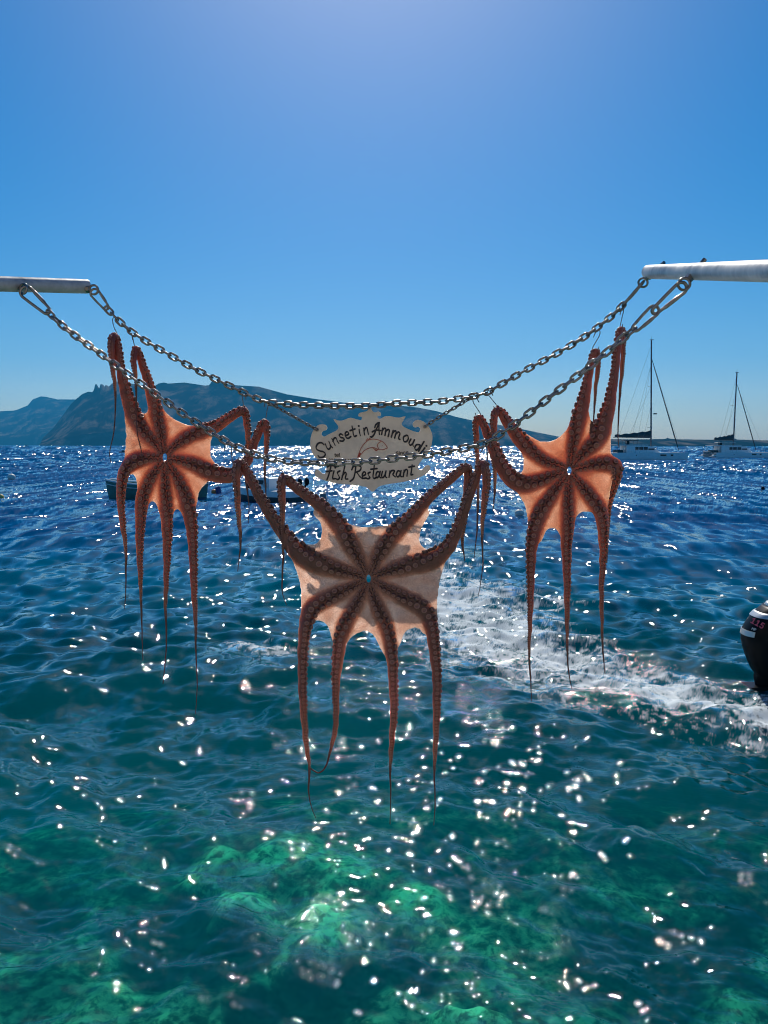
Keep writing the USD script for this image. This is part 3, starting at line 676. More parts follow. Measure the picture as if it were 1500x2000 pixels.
MID_ARMS = [
    [(720, 1130, 5), (690, 1121, 11), (645, 1108, 17), (602, 1094, 19), (575, 1074, 17), (556, 1045, 14.5), (531, 1010, 13), (505, 966, 11), (486, 930, 10), (472, 908, 9), (464, 906, 8.5, -6), (462, 930, 8, -9), (464, 970, 6.5, -9), (467, 1012, 4.8, -9), (470, 1060, 2.6, -9), (467, 1092, 1.3, -9), (464, 1116, 0.7, -9)],
    [(720, 1130, 5), (706, 1102, 10), (686, 1064, 16), (663, 1028, 15), (633, 994, 13), (598, 967, 11), (570, 946, 10), (555, 934, 9.5), (550, 942, 9, -6), (551, 965, 8, -9), (552, 995, 6, -9), (552, 1035, 4, -8), (553, 1085, 2.6, -6), (551, 1140, 1.6, -6), (552, 1160, 1.0, -6), (560, 1182, 0.7, -6)],
    [(720, 1130, 5), (732, 1102, 10), (749, 1068, 15), (773, 1040, 14), (802, 1011, 13), (832, 979, 11), (864, 949, 10), (892, 926, 9), (908, 913, 9), (914, 920, 9, 6), (913, 945, 8.5, 10), (909, 985, 7, 12), (904, 1032, 4.6, 12), (903, 1062, 3, 12), (908, 1096, 0.8, 12)],
    [(720, 1130, 5), (750, 1118, 11), (800, 1104, 17), (845, 1094, 18), (872, 1073, 14.5), (889, 1045, 12.5), (903, 1008, 11), (914, 976, 10.5), (925, 946, 9.5), (936, 917, 9), (944, 906, 8.5, -5), (949, 922, 8.5, -9), (949, 950, 7.8, -9), (946, 982, 6.4, -9), (942, 1017, 4.2, -9), (942, 1067, 2.1, -9), (943, 1103, 1.4, -9), (939, 1136, 0.9, -9), (934, 1165, 0.6, -9)],
    [(720, 1130, 5), (690, 1145, 10), (648, 1165, 15), (612, 1184, 16), (599, 1209, 14), (593, 1250, 11), (590, 1300, 9.8), (591, 1350, 8.6), (594, 1415, 6.4), (599, 1462, 4.2), (604, 1500, 2.8), (603, 1547, 1.6), (608, 1575, 1.0), (617, 1598, 0.7)],
    [(720, 1130, 5), (708, 1155, 9), (692, 1187, 13), (676, 1216, 14), (665, 1250, 12.5), (659, 1300, 10.5), (656, 1350, 7.5), (657, 1400, 6), (654, 1430, 5, 0), (646, 1465, 2.8, 0), (636, 1497, 2.0, 2), (624, 1509, 1.7, 4), (614, 1506, 1.5, 4), (606, 1500, 1.2, 4)],
    [(720, 1130, 5), (726, 1155, 9), (742, 1194, 13), (757, 1232, 13), (765, 1283, 11.5), (768, 1333, 9.6), (769, 1383, 8.2), (766, 1435, 6), (763, 1477, 4), (762, 1507, 2.4), (763, 1550, 1.4), (762, 1610, 0.7)],
    [(720, 1130, 5), (750, 1146, 10), (795, 1170, 15), (828, 1192, 15.5), (841, 1220, 13.5), (848, 1267, 11.5), (852, 1317, 9.8), (853, 1367, 8.4), (851, 1433, 5.6), (849, 1483, 3.4), (848, 1517, 2), (850, 1563, 1.2), (847, 1612, 0.7)],
]
MID_WEB = [(570, 1090), (566, 1066), (578, 1056), (598, 1063), (617, 1061), (627, 1047), (626, 1022), (611, 1003), (622, 994), (656, 1009), (686, 1024), (721, 1029), (764, 1023), (792, 1008), (820, 985), (840, 1000), (829, 1022), (820, 1045), (822, 1063), (836, 1073), (858, 1066), (876, 1075), (872, 1092), (858, 1143), (854, 1185), (852, 1220), (830, 1239), (818, 1228), (803, 1228), (790, 1238), (780, 1262), (757, 1282), (745, 1271), (733, 1247), (720, 1234), (706, 1234), (688, 1244), (673, 1262), (657, 1270), (648, 1248), (640, 1224), (628, 1214), (617, 1213), (607, 1219), (590, 1222), (588, 1167), (584, 1133)]
octopus('pale beige octopus hanging lowest, from the front chain below the sign', (720, 1130), MID_ARMS, MID_WEB, front_y, skin_pale, sucker_dark, 11, None)

RIGHT_ARMS = [
    [(1112, 919, 4), (1095, 910, 8), (1068, 901, 12), (1040, 882, 13), (1016, 860, 12), (996, 832, 10), (981, 810, 8.5), (973, 801, 8), (967, 806, 7.5, -5), (965, 824, 7.5, -8), (964, 845, 7, -8), (965, 880, 5.5, 6), (967, 920, 4.2, 9), (967, 947, 3.2, 9), (965, 975, 1.8, 9), (963, 1000, 0.7, 9)],
    [(1112, 919, 4), (1092, 924, 9), (1060, 936, 14), (1026, 945, 16), (1006, 940, 15.5), (990, 926, 14), (973, 898, 12), (960, 866, 10.5), (949, 841, 8.5), (941, 822, 7.5), (935, 816, 7), (930, 824, 6.5, 5), (930, 850, 5.8, 8), (933, 900, 4.4, 9), (934, 957, 3.2, 9), (932, 1030, 1.9, 9), (928, 1070, 1.1, 9), (926, 1090, 0.7, 9)],
    [(1112, 919, 4), (1115, 895, 8), (1119, 868, 12), (1125, 840, 14), (1136, 800, 12.5), (1145, 760, 9.5), (1152, 722, 7.5), (1158, 696, 7), (1163, 686, 6.5), (1167, 696, 5.8, 6), (1167, 722, 5, 8), (1163, 760, 3.6, 8), (1160, 810, 1.8, 6), (1157, 850, 0.7, 4)],
    [(1112, 919, 4), (1125, 900, 9), (1146, 878, 14), (1168, 854, 16.5), (1182, 820, 14), (1192, 785, 11), (1199, 740, 9), (1205, 695, 8.2), (1209, 658, 8), (1213, 644, 7.5, 3), (1217, 656, 6, 7), (1217, 680, 5.2, 8), (1214, 728, 4, 8), (1210, 780, 2.4, 8), (1207, 845, 1.4, 8), (1209, 876, 0.8, 8)],
    [(1112, 919, 4), (1132, 913, 9), (1158, 907, 13), (1184, 905, 15), (1202, 912, 13, 4), (1205, 930, 11, 12), (1197, 955, 9.5, 18), (1189, 985, 7.5, 20), (1187, 1020, 5, 18), (1186, 1055, 3, 14), (1185, 1100, 1.4, 10)],
    [(1112, 919, 4), (1100, 936, 8), (1080, 962, 13), (1060, 992, 15), (1047, 1024, 14), (1040, 1060, 11.5), (1037, 1100, 9.5), (1037, 1160, 7), (1035, 1220, 4.4), (1034, 1280, 2.6), (1037, 1340, 1.3), (1038, 1370, 0.7)],
    [(1112, 919, 4), (1111, 940, 8), (1110, 972, 12), (1109, 1020, 12), (1106, 1072, 9.5), (1108, 1140, 7.5), (1107, 1200, 4.8), (1108, 1260, 2.8), (1110, 1308, 1.5), (1117, 1346, 0.7)],
    [(1112, 919, 4), (1124, 934, 8), (1142, 955, 13), (1160, 978, 14), (1173, 1000, 12.5), (1178, 1035, 9.5), (1178, 1080, 7.2), (1175, 1140, 5.4), (1175, 1200, 3.8), (1177, 1260, 2.2), (1180, 1300, 1.2), (1182, 1316, 0.7)],
]
RIGHT_WEB = [(1000, 935), (1014, 928), (1022, 912), (1020, 888), (1008, 862), (1014, 842), (1034, 850), (1060, 863), (1088, 856), (1111, 833), (1127, 797), (1138, 780), (1149, 803), (1156, 828), (1164, 832), (1176, 815), (1186, 785), (1195, 806), (1194, 860), (1195, 893), (1204, 910), (1195, 945), (1188, 985), (1175, 1015), (1165, 1014), (1156, 1001), (1140, 1000), (1127, 1008), (1118, 1026), (1107, 1060), (1096, 1048), (1084, 1033), (1068, 1036), (1055, 1060), (1038, 1050), (1032, 1030), (1029, 1008), (1023, 984), (1010, 962)]
octopus('orange octopus on the right, hung from the rear chain beside the sailing catamarans', (1112, 919), RIGHT_ARMS, RIGHT_WEB, back_y, skin_warm, sucker_look, 17, None)
# ---------------------------------------------------------------- pipes, chains, hooks and the sign
steel = plain('zinc_chain_look', (0.24, 0.24, 0.235), 0.22, metal=1.0, vary=0.3, scale=55, rough_vary=0.08, bump=0.0002)
zinc = usdkit.material(stage, '/World/Looks/galvanised_look', {
    'tc': ('texture_coordinate', {}), 'n': ('noise_texture', {'scale': 13.0, 'detail': 6.0, 'roughness': 0.72}), 'n2': ('voronoi_texture', {'scale': 70.0}),
    'r': ('rgb_ramp', {'ramp': [(0.36, (0.14, 0.155, 0.16)), (0.5, (0.34, 0.355, 0.36)), (0.7, (0.55, 0.56, 0.55))]}),
    'm': ('map_range', {'from_min': 0.3, 'from_max': 0.7, 'to_min': 0.32, 'to_max': 0.55}),
    'b': ('bump', {'strength': 0.5, 'distance': 0.0004}), 'p': ('principled_bsdf', {'metallic': 0.25})},
    [('tc.object', 'n.vector'), ('tc.object', 'n2.vector'), ('n.fac', 'r.fac'), ('n.fac', 'm.value'), ('m.result', 'p.roughness'), ('r.color', 'p.base_color'), ('n2.distance', 'b.height'), ('b.normal', 'p.normal')], surface='p.BSDF')
wire = plain('hook_wire_look', (0.16, 0.16, 0.17), 0.38, metal=1.0, vary=0.3, scale=80)
mm = 0.001

def pipe(name_label, p0, p1, r, bolts):
    """Open-ended tube from p0 (far end) to p1, with eye bolts."""
    d = p1 - p0; L = np.linalg.norm(d); z = d / L
    x = np.cross(z, [0, 0, 1.0]); x /= np.linalg.norm(x); y = np.cross(z, x)
    t = thing('galvanised_pipe', name_label, 'pipe', p0)
    n = 40; a = np.linspace(0, 2 * np.pi, n, endpoint=False); c = np.cos(a)[:, None] * x + np.sin(a)[:, None] * y
    ring = lambda s, rr: s * z + rr * c
    secs = [ring(0.12, r * 0.86), ring(0.002, r * 0.86), ring(0.0, r * 0.89), ring(0.0, r * 0.97), ring(0.0012, r), ring(0.004, r), ring(L * 0.5, r), ring(L, r), ring(L, r * 0.86)]
    part(t, 'tube', loft(secs, caps=False), zinc, smooth=35)
    for (eye, root, tail) in bolts:
        eye, root = np.asarray(eye), np.asarray(root)
        ax = (root - eye) / np.linalg.norm(root - eye)
        b = [sweep(np.array([eye + ax * 0.0085, root + ax * 0.012]) - p0, 0.0032, 10)]
        part(t, 'bolt', b[0], steel, smooth=40)
        u = np.cross(ax, [0.1, 1, 0]); u /= np.linalg.norm(u)
        th = np.linspace(0, 2 * np.pi, 28, endpoint=False)
        er = 0.0085
        part(t, 'eye', sweep(eye - p0 + er * (np.cos(th)[:, None] * ax + np.sin(th)[:, None] * u), 0.0021, 8, closed=True), steel, smooth=True)
        nut = trimesh.creation.cylinder(radius=0.0066, height=0.006, sections=6)
        nut.apply_transform(frame_matrix(u, np.cross(ax, u), ax, root - ax * 0.001 - p0)); part(t, 'nut', nut, steel)
        if tail is not None:
            tail = np.asarray(tail)
            part(t, 'bolt_end', sweep(np.array([root + ax * 0.012, tail]) - p0, 0.0034, 10), steel, smooth=40)
    return t
le, l0 = at(171, 559.5, 1.5), at(0, 554.5, 1.375)
ldir = (l0 - le) / np.linalg.norm(l0 - le)
pipe('galvanised pipe end coming in from the left edge of the photo', le, le + ldir * 1.6, 0.0132, [
    (at(183, 566, 1.485), at(171, 565, 1.486), None), (at(46, 564, 1.385), at(30, 562.5, 1.395), None)])
re_, r0 = at(1266, 531, 1.5), at(1500, 529, 0.905)
rdir = (r0 - re_) / np.linalg.norm(r0 - re_)
pipe('galvanised pipe end coming in from the right edge of the photo', re_, re_ + rdir * 1.9, 0.0127, [
    (at(1256, 552, 1.49), at(1268, 539, 1.478), at(1297, 513, 1.44)), (at(1336, 555, 1.18), at(1348, 541, 1.178), at(1377, 506, 1.175))])

def link_mesh(pitch, wire_r, width):
    """One welded chain link lying along x in the xy plane, centred."""
    rx = width / 2 - wire_r; half = pitch / 2 + wire_r - rx       # centre line: straight sides and round ends
    a = np.linspace(-np.pi / 2, np.pi / 2, 7)
    right = np.stack([half + rx * np.cos(a), rx * np.sin(a), 0 * a], 1)
    left = np.stack([-half - rx * np.cos(a), -rx * np.sin(a), 0 * a], 1)
    return sweep(np.vstack([right, left]), wire_r, 8, closed=True)

def chain(label, px, depth_of, pitch, wire_r, width, seed, name='chain', sag=None, start_roll=0.0, swing=0.35, group=None):
    R = np.random.default_rng(seed)
    P = catmull(np.array(px, float), 12)
    W = at(P[:, 0], P[:, 1], depth_of(P[:, 0]))
    s = np.concatenate([[0], np.cumsum(np.linalg.norm(np.diff(W, axis=0), axis=1))])
    n = max(int(round(s[-1] / pitch)), 2); pitch = s[-1] / n
    pts = np.stack([np.interp((np.arange(n + 1)) * pitch, s, W[:, k]) for k in range(3)], 1)
    t = thing(name, label, 'chain', pts[0], group=group)
    base = link_mesh(pitch, wire_r, width)
    roll = start_roll
    for i in range(n):
        a, b = pts[i], pts[i + 1]
        x = (b - a) / np.linalg.norm(b - a)
        f = np.array([0, -1.0, 0]); f -= x * (f @ x); f /= np.linalg.norm(f)
        g = np.cross(f, x)
        roll += R.normal(0, 0.05)
        ang = start_roll + swing * math.sin(i * 0.17 + seed) + (math.pi / 2 if i % 2 else 0) + R.normal(0, 0.07)
        zz = math.cos(ang) * f + math.sin(ang) * g
        m = base.copy(); m.apply_transform(frame_matrix(x, np.cross(zz, x), zz, (a + b) / 2 - pts[0]))
        part(t, 'link', m, steel, smooth=True)
    return t
BACK_PX = [(207, 601), (247, 640), (283, 665), (340, 698), (383, 722), (437, 748), (498, 777), (525, 786), (571, 790), (626, 792), (680, 793), (721, 792.5), (773, 788), (853, 784.5), (890, 779.5), (927, 773.5), (952, 766), (980, 750), (1032, 720), (1088, 690), (1144, 656), (1194, 618), (1219, 593)]
FRONT_PX = [(93, 608), (113, 628), (137, 648), (165, 669), (187, 684), (237, 722), (293, 762), (333, 790), (360, 810), (397, 834), (443, 863), (487, 883), (517, 893), (550, 899), (583, 902.5), (635, 903.5), (673, 903), (706, 902), (739, 899), (773, 895), (808, 891), (850, 885.5), (879, 880), (914, 874), (943, 867), (963, 857), (983, 844), (1001, 832), (1037, 805), (1068, 780), (1124, 737), (1180, 692), (1240, 641)]
chain('rear steel chain sagging between the two pipe ends, above the sign', BACK_PX, back_y, 0.0151, 0.0022, 0.0142, 2, start_roll=0.12, swing=0.18)
chain('front steel chain sagging lowest, its links crossing in front of the sign', FRONT_PX, front_y, 0.0150, 0.0021, 0.0138, 5, start_roll=-0.1, swing=0.2)

def pear(L, w0, w1, r, gate=True):
    """Snap hook outline along x, the wide end at 0."""
    a = np.linspace(np.pi / 2, 3 * np.pi / 2, 11); b = np.linspace(-np.pi / 2, np.pi / 2, 9)
    big = np.stack([w0 + w0 * np.cos(a), w0 * np.sin(a)], 1); small = np.stack([L - w1 + w1 * np.cos(b), w1 * np.sin(b)], 1)
    p = np.vstack([big, [[L * 0.45, -(w0 + w1) * 0.55]], small, [[L * 0.45, (w0 + w1) * 0.55]]])
    return sweep(np.column_stack([p, 0 * p[:, 0]]), r, 10, closed=True)
def snap_hook(label, p0, p1, w0, w1, r, roll, group=None):
    x = p1 - p0; L = np.linalg.norm(x) ; x = x / L
    f = np.array([0, -1.0, 0]); f -= x * (f @ x); f /= np.linalg.norm(f); g = np.cross(f, x)
    z = math.cos(roll) * f + math.sin(roll) * g
    M = frame_matrix(x, np.cross(z, x), z, np.zeros(3))
    t = thing('snap_hook', label, 'snap hook', p0)
    m = pear(L, w0, w1, r); m.apply_transform(M); part(t, 'frame', m, steel, smooth=True)
    gx = np.linspace(L * 0.30, L * 0.72, 8)
    gate = sweep(np.column_stack([gx, (w0 + (w1 - w0) * gx / L) * 1.04, 0 * gx]), np.r_[r * 1.12, [r * 1.3] * 6, r * 1.12], 10); gate.apply_transform(M)
    part(t, 'gate', gate, steel, smooth=40)
    return t
snap_hook('large snap hook joining the left pipe to the front chain', at(43, 563, 1.385), at(96, 611, float(front_y(93))), 0.0105, 0.0062, 0.0026, 0.15)
snap_hook('small snap hook at the end of the left pipe holding the rear chain', at(180, 566, 1.485), at(210, 604, 1.5), 0.0085, 0.0052, 0.0021, 0.25)
snap_hook('snap hook seen edge on, below the end of the right pipe', at(1258, 549, 1.49), at(1216, 597, 1.5), 0.0085, 0.0055, 0.0023, 1.35)
snap_hook('upper of the two snap hooks linked below the right pipe', at(1339, 555, 1.18), at(1275, 611, 1.195), 0.0095, 0.0052, 0.0026, 0.35)
snap_hook('lower of the two snap hooks linked below the right pipe', at(1284, 600, 1.195), at(1237, 645, 1.2), 0.0078, 0.0052, 0.0023, -0.25)

def s_hook(label, pts, depth_of, name='wire_hook', group=None):
    P = catmull(np.array([tuple(p) + ((0,) if len(p) == 2 else ()) for p in pts], float), 6)
    Y = depth_of(P[:, 0]); W = at(P[:, 0], P[:, 1], Y + P[:, 2] * Y / FPX)
    m = sweep(W - W[0], 0.00085, 6)
    t = usdkit.mesh(stage, numbered('/World', name), m, wire, smooth=True)
    t.AddTranslateOp().Set(Gf.Vec3d(*map(float, W[0])))
    return tag(t.GetPrim(), label, 'hook', group)
G_H = 'wire hooks holding the octopus arms'
HOOKS = [
    (back_y, 'wire hook through the highest folded arm at the far left', [(231, 635, -6), (230, 626, -5), (225, 619, 0), (220, 624, 4), (222, 637, 2), (227, 648, 0), (231, 658, 0), (230, 666, 0), (224, 667, 0), (221, 658, -3), (221, 649, -6)]),
    (back_y, 'wire hook through the second folded arm from the left', [(259, 664, -6), (258, 656, -5), (257, 650, 0), (258.5, 654, 4), (261, 668, 2), (264, 679, 0), (267, 688, 0), (271, 687, -3), (271, 679, -6)]),
    (back_y, 'wire hook from the rear chain to the arm reaching right from the left octopus', [(480, 780, -6), (480, 770, -4), (476, 766, 0), (473, 771, 3), (475, 787, 1), (477, 798, 0), (478, 808, 0), (474, 810, -2), (472, 800, -6)]),
    (back_y, 'wire hook over the doubled arm just left of the sign', [(516, 795, -6), (518, 786, -4), (522, 783, 0), (524, 789, 3), (521, 805, 1), (519, 820, 0), (517, 830, 0), (513, 829, -2), (512, 820, -6)]),
    (back_y, 'wire hook right of the sign on the rear chain, the left one of a pair', [(936, 786, -6), (931, 778, -5), (926, 771, 0), (923, 776, 3), (925, 787, 1), (932, 798, 0), (939, 810, 0), (938, 819, 0), (932, 818, -3), (928, 806, -6)]),
    (back_y, 'wire hook right of the sign on the rear chain, the right one of a pair', [(963, 773, -6), (958, 765, -5), (953, 763, 0), (953, 770, 3), (960, 779, 1), (968, 789, 0), (975, 799, 0), (973, 806, 0), (967, 803, -3), (964, 793, -6)]),
    (back_y, 'bent wire hook on the inner upright arm of the right octopus', [(1159, 659, -6), (1163, 650, -5), (1168, 643, 0), (1172, 648, 3), (1170, 657, 1), (1163, 669, 0), (1157, 681, 0), (1158, 690, 0), (1165, 689, -3), (1170, 677, -6)]),
    (back_y, 'short wire hook on the topmost arm below the right pipe', [(1211, 615, -6), (1213, 604, -5), (1216, 600, 0), (1218, 606, 3), (1215, 620, 1), (1212, 633, 0), (1210, 645, 0), (1214, 646, -3), (1216, 633, -6)]),
    (front_y, 'wire hook below the front chain, leftmost above the pale octopus', [(457, 880, -5), (457, 870, -3), (454, 866, 0), (452, 872, 3), (452.5, 886, 1), (454, 900, 0), (457, 912, 0), (464, 911, -3), (467, 893, -6)]),
    (front_y, 'long slanting wire hook from the front chain left of the sign to the pale octopus', [(512, 897, -5), (514, 889, -3), (518, 888, 0), (518, 899, 2), (522, 907, 1), (537, 914, 0), (551, 920, 0), (556, 928, 0), (556, 940, 0), (549, 942, -3), (546, 932, -7)]),
    (front_y, 'long slanting wire hook from the front chain right of the sign to the pale octopus', [(950, 874, -5), (948, 866, -3), (944, 864, 0), (943, 876, 2), (939, 883, 1), (930, 888, 0), (916, 893, 0), (909, 900, 0), (909, 912, 0), (915, 916, -3), (919, 907, -7)]),
    (front_y, 'upright wire hook below the front chain, rightmost above the pale octopus', [(957, 873, -5), (957, 864, -3), (953, 861, 0), (951, 868, 2), (952, 884, 1), (952, 900, 0), (950, 911, 0), (943, 909, -3), (941, 893, -6)]),
]
for dep_, lab, pts in HOOKS: s_hook(lab, pts, dep_)

# the sign: sawn board, lettering and fish in thin raised paint
SX = lambda x: 600 + np.asarray(x, float) / 5.769
SY1 = lambda y: 780 + np.asarray(y, float) / 5.769
SY2 = lambda y: 860 + np.asarray(y, float) / 5.769
SIGN_Y = BACK_Y + 0.004
OUT = [(690, 84), (688, 112), (672, 132), (640, 140), (612, 148), (592, 152), (578, 168), (574, 186), (592, 194), (612, 196), (616, 214), (606, 234), (570, 228), (500, 209), (465, 212), (430, 226), (385, 240), (340, 236), (300, 221), (308, 245), (325, 268), (346, 296), (352, 318), (338, 345), (300, 366), (245, 392), (205, 414), (180, 417), (163, 400), (164, 372), (186, 352), (212, 346), (223, 326), (219, 302), (200, 286), (160, 281), (118, 294), (82, 332), (55, 378), (38, 440), (34, 500), (42, 560), (62, 612), (92, 654), (135, 690), (185, 712), (212, 735), (216, 775), (212, 812), (197, 838), (170, 836), (142, 808), (118, 792), (96, 797), (85, 820), (88, 850), (110, 874), (160, 900), (230, 924), (320, 944), (420, 957), (540, 967), (630, 980), (672, 994), (700, 1018), (738, 1042), (770, 1018), (800, 990), (850, 968), (950, 950), (1060, 934), (1160, 912), (1250, 884), (1320, 852), (1368, 812), (1388, 775), (1378, 748), (1350, 742), (1322, 762), (1296, 790), (1268, 796), (1248, 776), (1254, 740), (1280, 700), (1312, 664), (1344, 630), (1372, 590), (1396, 530), (1408, 470), (1411, 415), (1398, 362), (1370, 310), (1332, 266), (1290, 240), (1244, 231), (1206, 246), (1189, 276), (1196, 305), (1222, 316), (1250, 309), (1271, 325), (1272, 352), (1256, 369), (1215, 364), (1160, 344), (1105, 318), (1072, 296), (1064, 272), (1080, 246), (1098, 215), (1105, 192), (1075, 196), (1035, 206), (985, 200), (930, 189), (880, 191), (848, 206), (825, 218), (800, 214), (790, 196), (800, 186), (822, 184), (832, 168), (822, 146), (800, 138), (775, 146), (748, 142), (730, 124), (722, 108), (722, 84)]
board_2d = sg.Polygon(catmull(np.column_stack([SX([p[0] for p in OUT]), SY1([p[1] for p in OUT])]), 3, closed=True)).buffer(0)
so = at(723, 880, SIGN_Y)
def to_sign(m2, y_front, thick):
    """Extrude a shape drawn in photograph pixels into the board's plane, y_front in metres before it."""
    geoms = [g for g in getattr(m2, 'geoms', [m2]) if g.area > 0.05]
    ms = [trimesh.creation.extrude_polygon(g, 1.0, engine='earcut') for g in geoms]
    m = cat(*ms); v = m.vertices
    w = at(v[:, 0], v[:, 1], SIGN_Y) - so
    w[:, 1] += -y_front + v[:, 2] * thick
    m = trimesh.Trimesh(w, m.faces, process=False)
    return m
def outward(m):
    if m.volume < 0: m.invert()
    return m
sign_paint = plain('sign_board_look', (0.74, 0.68, 0.56), 0.55, vary=0.16, scale=18, bump=0.0003)
ink = plain('sign_ink_look', (0.012, 0.018, 0.026), 0.5)
red_ink = plain('sign_red_look', (0.36, 0.05, 0.03), 0.5)
sign = thing('restaurant_sign', 'cream sign board with scrolled edges and dark lettering hanging from the rear chain', 'sign', so)
part(sign, 'board', outward(to_sign(board_2d, 0.0, 0.006)), sign_paint)
def brush(strokes, w, sy, wmin=0.42, angle=-0.9):
    out = []
    for st in strokes:
        P = catmull(np.column_stack([SX([p[0] for p in st]), sy([p[1] for p in st])]), 6) if len(st) > 2 else np.column_stack([SX([p[0] for p in st]), sy([p[1] for p in st])])
        if len(st) == 1:
            out.append(sg.Point(P[0]).buffer(w * 0.55)); continue
        for a, b in zip(P[:-1], P[1:]):
            th = math.atan2(-(b[1] - a[1]), b[0] - a[0])
            ww = w * (wmin + (1 - wmin) * abs(math.sin(th - angle + 0.25)))
            out.append(sg.LineString([a, b]).buffer(ww / 2, quad_segs=3))
    return shapely.union_all(out).simplify(0.05)
LINE1 = [
    [[(190, 512), (166, 491), (130, 493), (104, 525), (106, 560), (140, 580), (180, 590), (203, 612), (195, 640), (165, 655), (135, 650), (122, 630)]],
    [[(203, 498), (222, 545), (243, 562), (262, 540), (258, 512)], [(243, 472), (265, 520), (285, 546)]],
    [[(277, 440), (297, 482), (316, 520)], [(290, 472), (303, 440), (324, 436), (340, 470), (356, 496)]],
    [[(400, 402), (378, 390), (362, 406), (378, 428), (407, 436), (417, 452), (400, 470), (370, 468)]],
    [[(432, 410), (464, 394), (462, 372), (442, 367), (428, 390), (440, 430), (466, 438), (490, 420)]],
    [[(505, 300), (514, 350), (522, 400), (536, 418), (552, 410)], [(484, 352), (537, 334)]],
    [[(585, 338), (592, 385), (602, 410)], [(581, 300)]],
    [[(636, 325), (642, 370), (648, 402)], [(641, 352), (658, 322), (674, 325), (682, 360), (690, 394)]],
    [[(812, 262), (782, 330), (752, 398), (728, 424), (714, 422)], [(812, 262), (808, 330), (814, 396)], [(735, 366), (775, 346), (826, 352)], [(800, 264), (772, 288), (762, 318)]],
    [[(850, 324), (845, 360), (838, 396)], [(846, 350), (870, 326), (886, 338), (876, 408)], [(884, 360), (912, 340), (926, 354), (912, 420)]],
    [[(968, 350), (958, 390), (948, 426)], [(962, 380), (986, 356), (1002, 368), (985, 436)], [(998, 392), (1026, 368), (1044, 384), (1030, 438), (1046, 452)]],
    [[(1118, 405), (1086, 425), (1088, 470), (1116, 476), (1138, 446), (1134, 412), (1116, 405)]],
    [[(1168, 448), (1148, 490), (1160, 516), (1184, 504), (1200, 474)], [(1208, 456), (1190, 502), (1197, 530)]],
    [[(1268, 512), (1232, 512), (1212, 546), (1228, 572), (1254, 556), (1274, 520)], [(1316, 476), (1278, 540), (1256, 584)]],
    [[(1324, 548), (1296, 586), (1270, 614)], [(1343, 524)]],
]
LINE2 = [
    [[(228, 300), (250, 286), (285, 284), (325, 296), (356, 289)], [(268, 290), (254, 350), (238, 405), (222, 444)], [(214, 352), (278, 344)]],
    [[(302, 345), (290, 395), (288, 432), (308, 432)], [(316, 308)]],
    [[(368, 345), (342, 362), (350, 392), (364, 420), (346, 442), (322, 432)]],
    [[(424, 288), (406, 370), (388, 442)], [(396, 400), (424, 364), (440, 376), (430, 430), (456, 436)]],
    [[(548, 292), (538, 370), (520, 430), (486, 462)], [(502, 332), (520, 296), (568, 283), (606, 302), (594, 340), (548, 360)], [(560, 360), (588, 402), (622, 432)]],
    [[(625, 402), (655, 386), (656, 362), (636, 358), (620, 390), (630, 426), (662, 424)]],
    [[(708, 360), (686, 374), (695, 400), (706, 420), (686, 433), (664, 425)]],
    [[(756, 284), (748, 350), (742, 410), (755, 430), (776, 420)], [(718, 326), (786, 318)]],
    [[(816, 360), (790, 355), (775, 390), (785, 421), (808, 400), (820, 356)], [(823, 350), (815, 408), (832, 424)]],
    [[(848, 350), (838, 400), (852, 420), (874, 395), (886, 352)], [(888, 345), (881, 404), (896, 420)]],
    [[(932, 345), (928, 380), (922, 416)], [(928, 378), (950, 344), (982, 342), (974, 368), (966, 388), (994, 412)]],
    [[(1050, 350), (1022, 345), (1004, 385), (1016, 412), (1040, 396), (1054, 348)], [(1058, 340), (1050, 398), (1068, 410)]],
    [[(1092, 335), (1088, 375), (1082, 410)], [(1087, 368), (1110, 332), (1130, 340), (1124, 404)]],
    [[(1182, 278), (1174, 350), (1168, 388), (1188, 386)], [(1146, 302), (1206, 292)]],
]
for st in LINE1: part(sign, 'letter', outward(to_sign(brush(st, 3.7, SY1, 0.46), 0.0007, 0.0005)), ink)
for st in LINE2: part(sign, 'letter', outward(to_sign(brush(st, 3.6, SY2, 0.46), 0.0007, 0.0005)), ink)
def small_text(txt, x, y, h, rot):
    m = meshkit.text_mesh(txt, 1.0, 1.0, bold=True)
    v = m.vertices * [h, h, 1]
    c, s = math.cos(rot), math.sin(rot)
    u = SX(x) + v[:, 0] * c + v[:, 1] * s; vv = SY1(y) - v[:, 1] * c + v[:, 0] * s
    w = at(u, vv, SIGN_Y) - so
    w[:, 1] += -0.0007 + v[:, 2] * 0.0005
    part(sign, 'small_lettering', outward(trimesh.Trimesh(w, m.faces, process=False)), ink)
small_text('tel', 306, 646, 7.0, 0.0)
small_text('22860 71614', 236, 700, 5.6, 0.02)
small_text('Since', 998, 630, 7.0, -0.10)
FISH = [[(584, 604), (604, 556), (642, 500), (690, 460), (740, 448), (800, 457), (850, 477), (884, 512), (902, 545), (884, 556), (850, 567), (800, 562), (745, 543), (690, 552), (640, 582), (606, 622)],
        [(832, 476), (802, 494), (792, 525), (806, 556)], [(846, 522)], [(664, 468), (680, 443), (690, 460), (704, 436), (716, 452)], [(738, 546), (760, 562), (765, 578), (776, 562), (780, 580), (796, 560)]]
fish = shapely.union_all([brush(FISH, 1.15, SY1, 0.9), sg.Polygon(np.column_stack([SX([582, 606, 598, 586, 560]), SY1([598, 606, 640, 668, 664])]))])
part(sign, 'fish_emblem', outward(to_sign(fish, 0.0007, 0.0005)), red_ink)
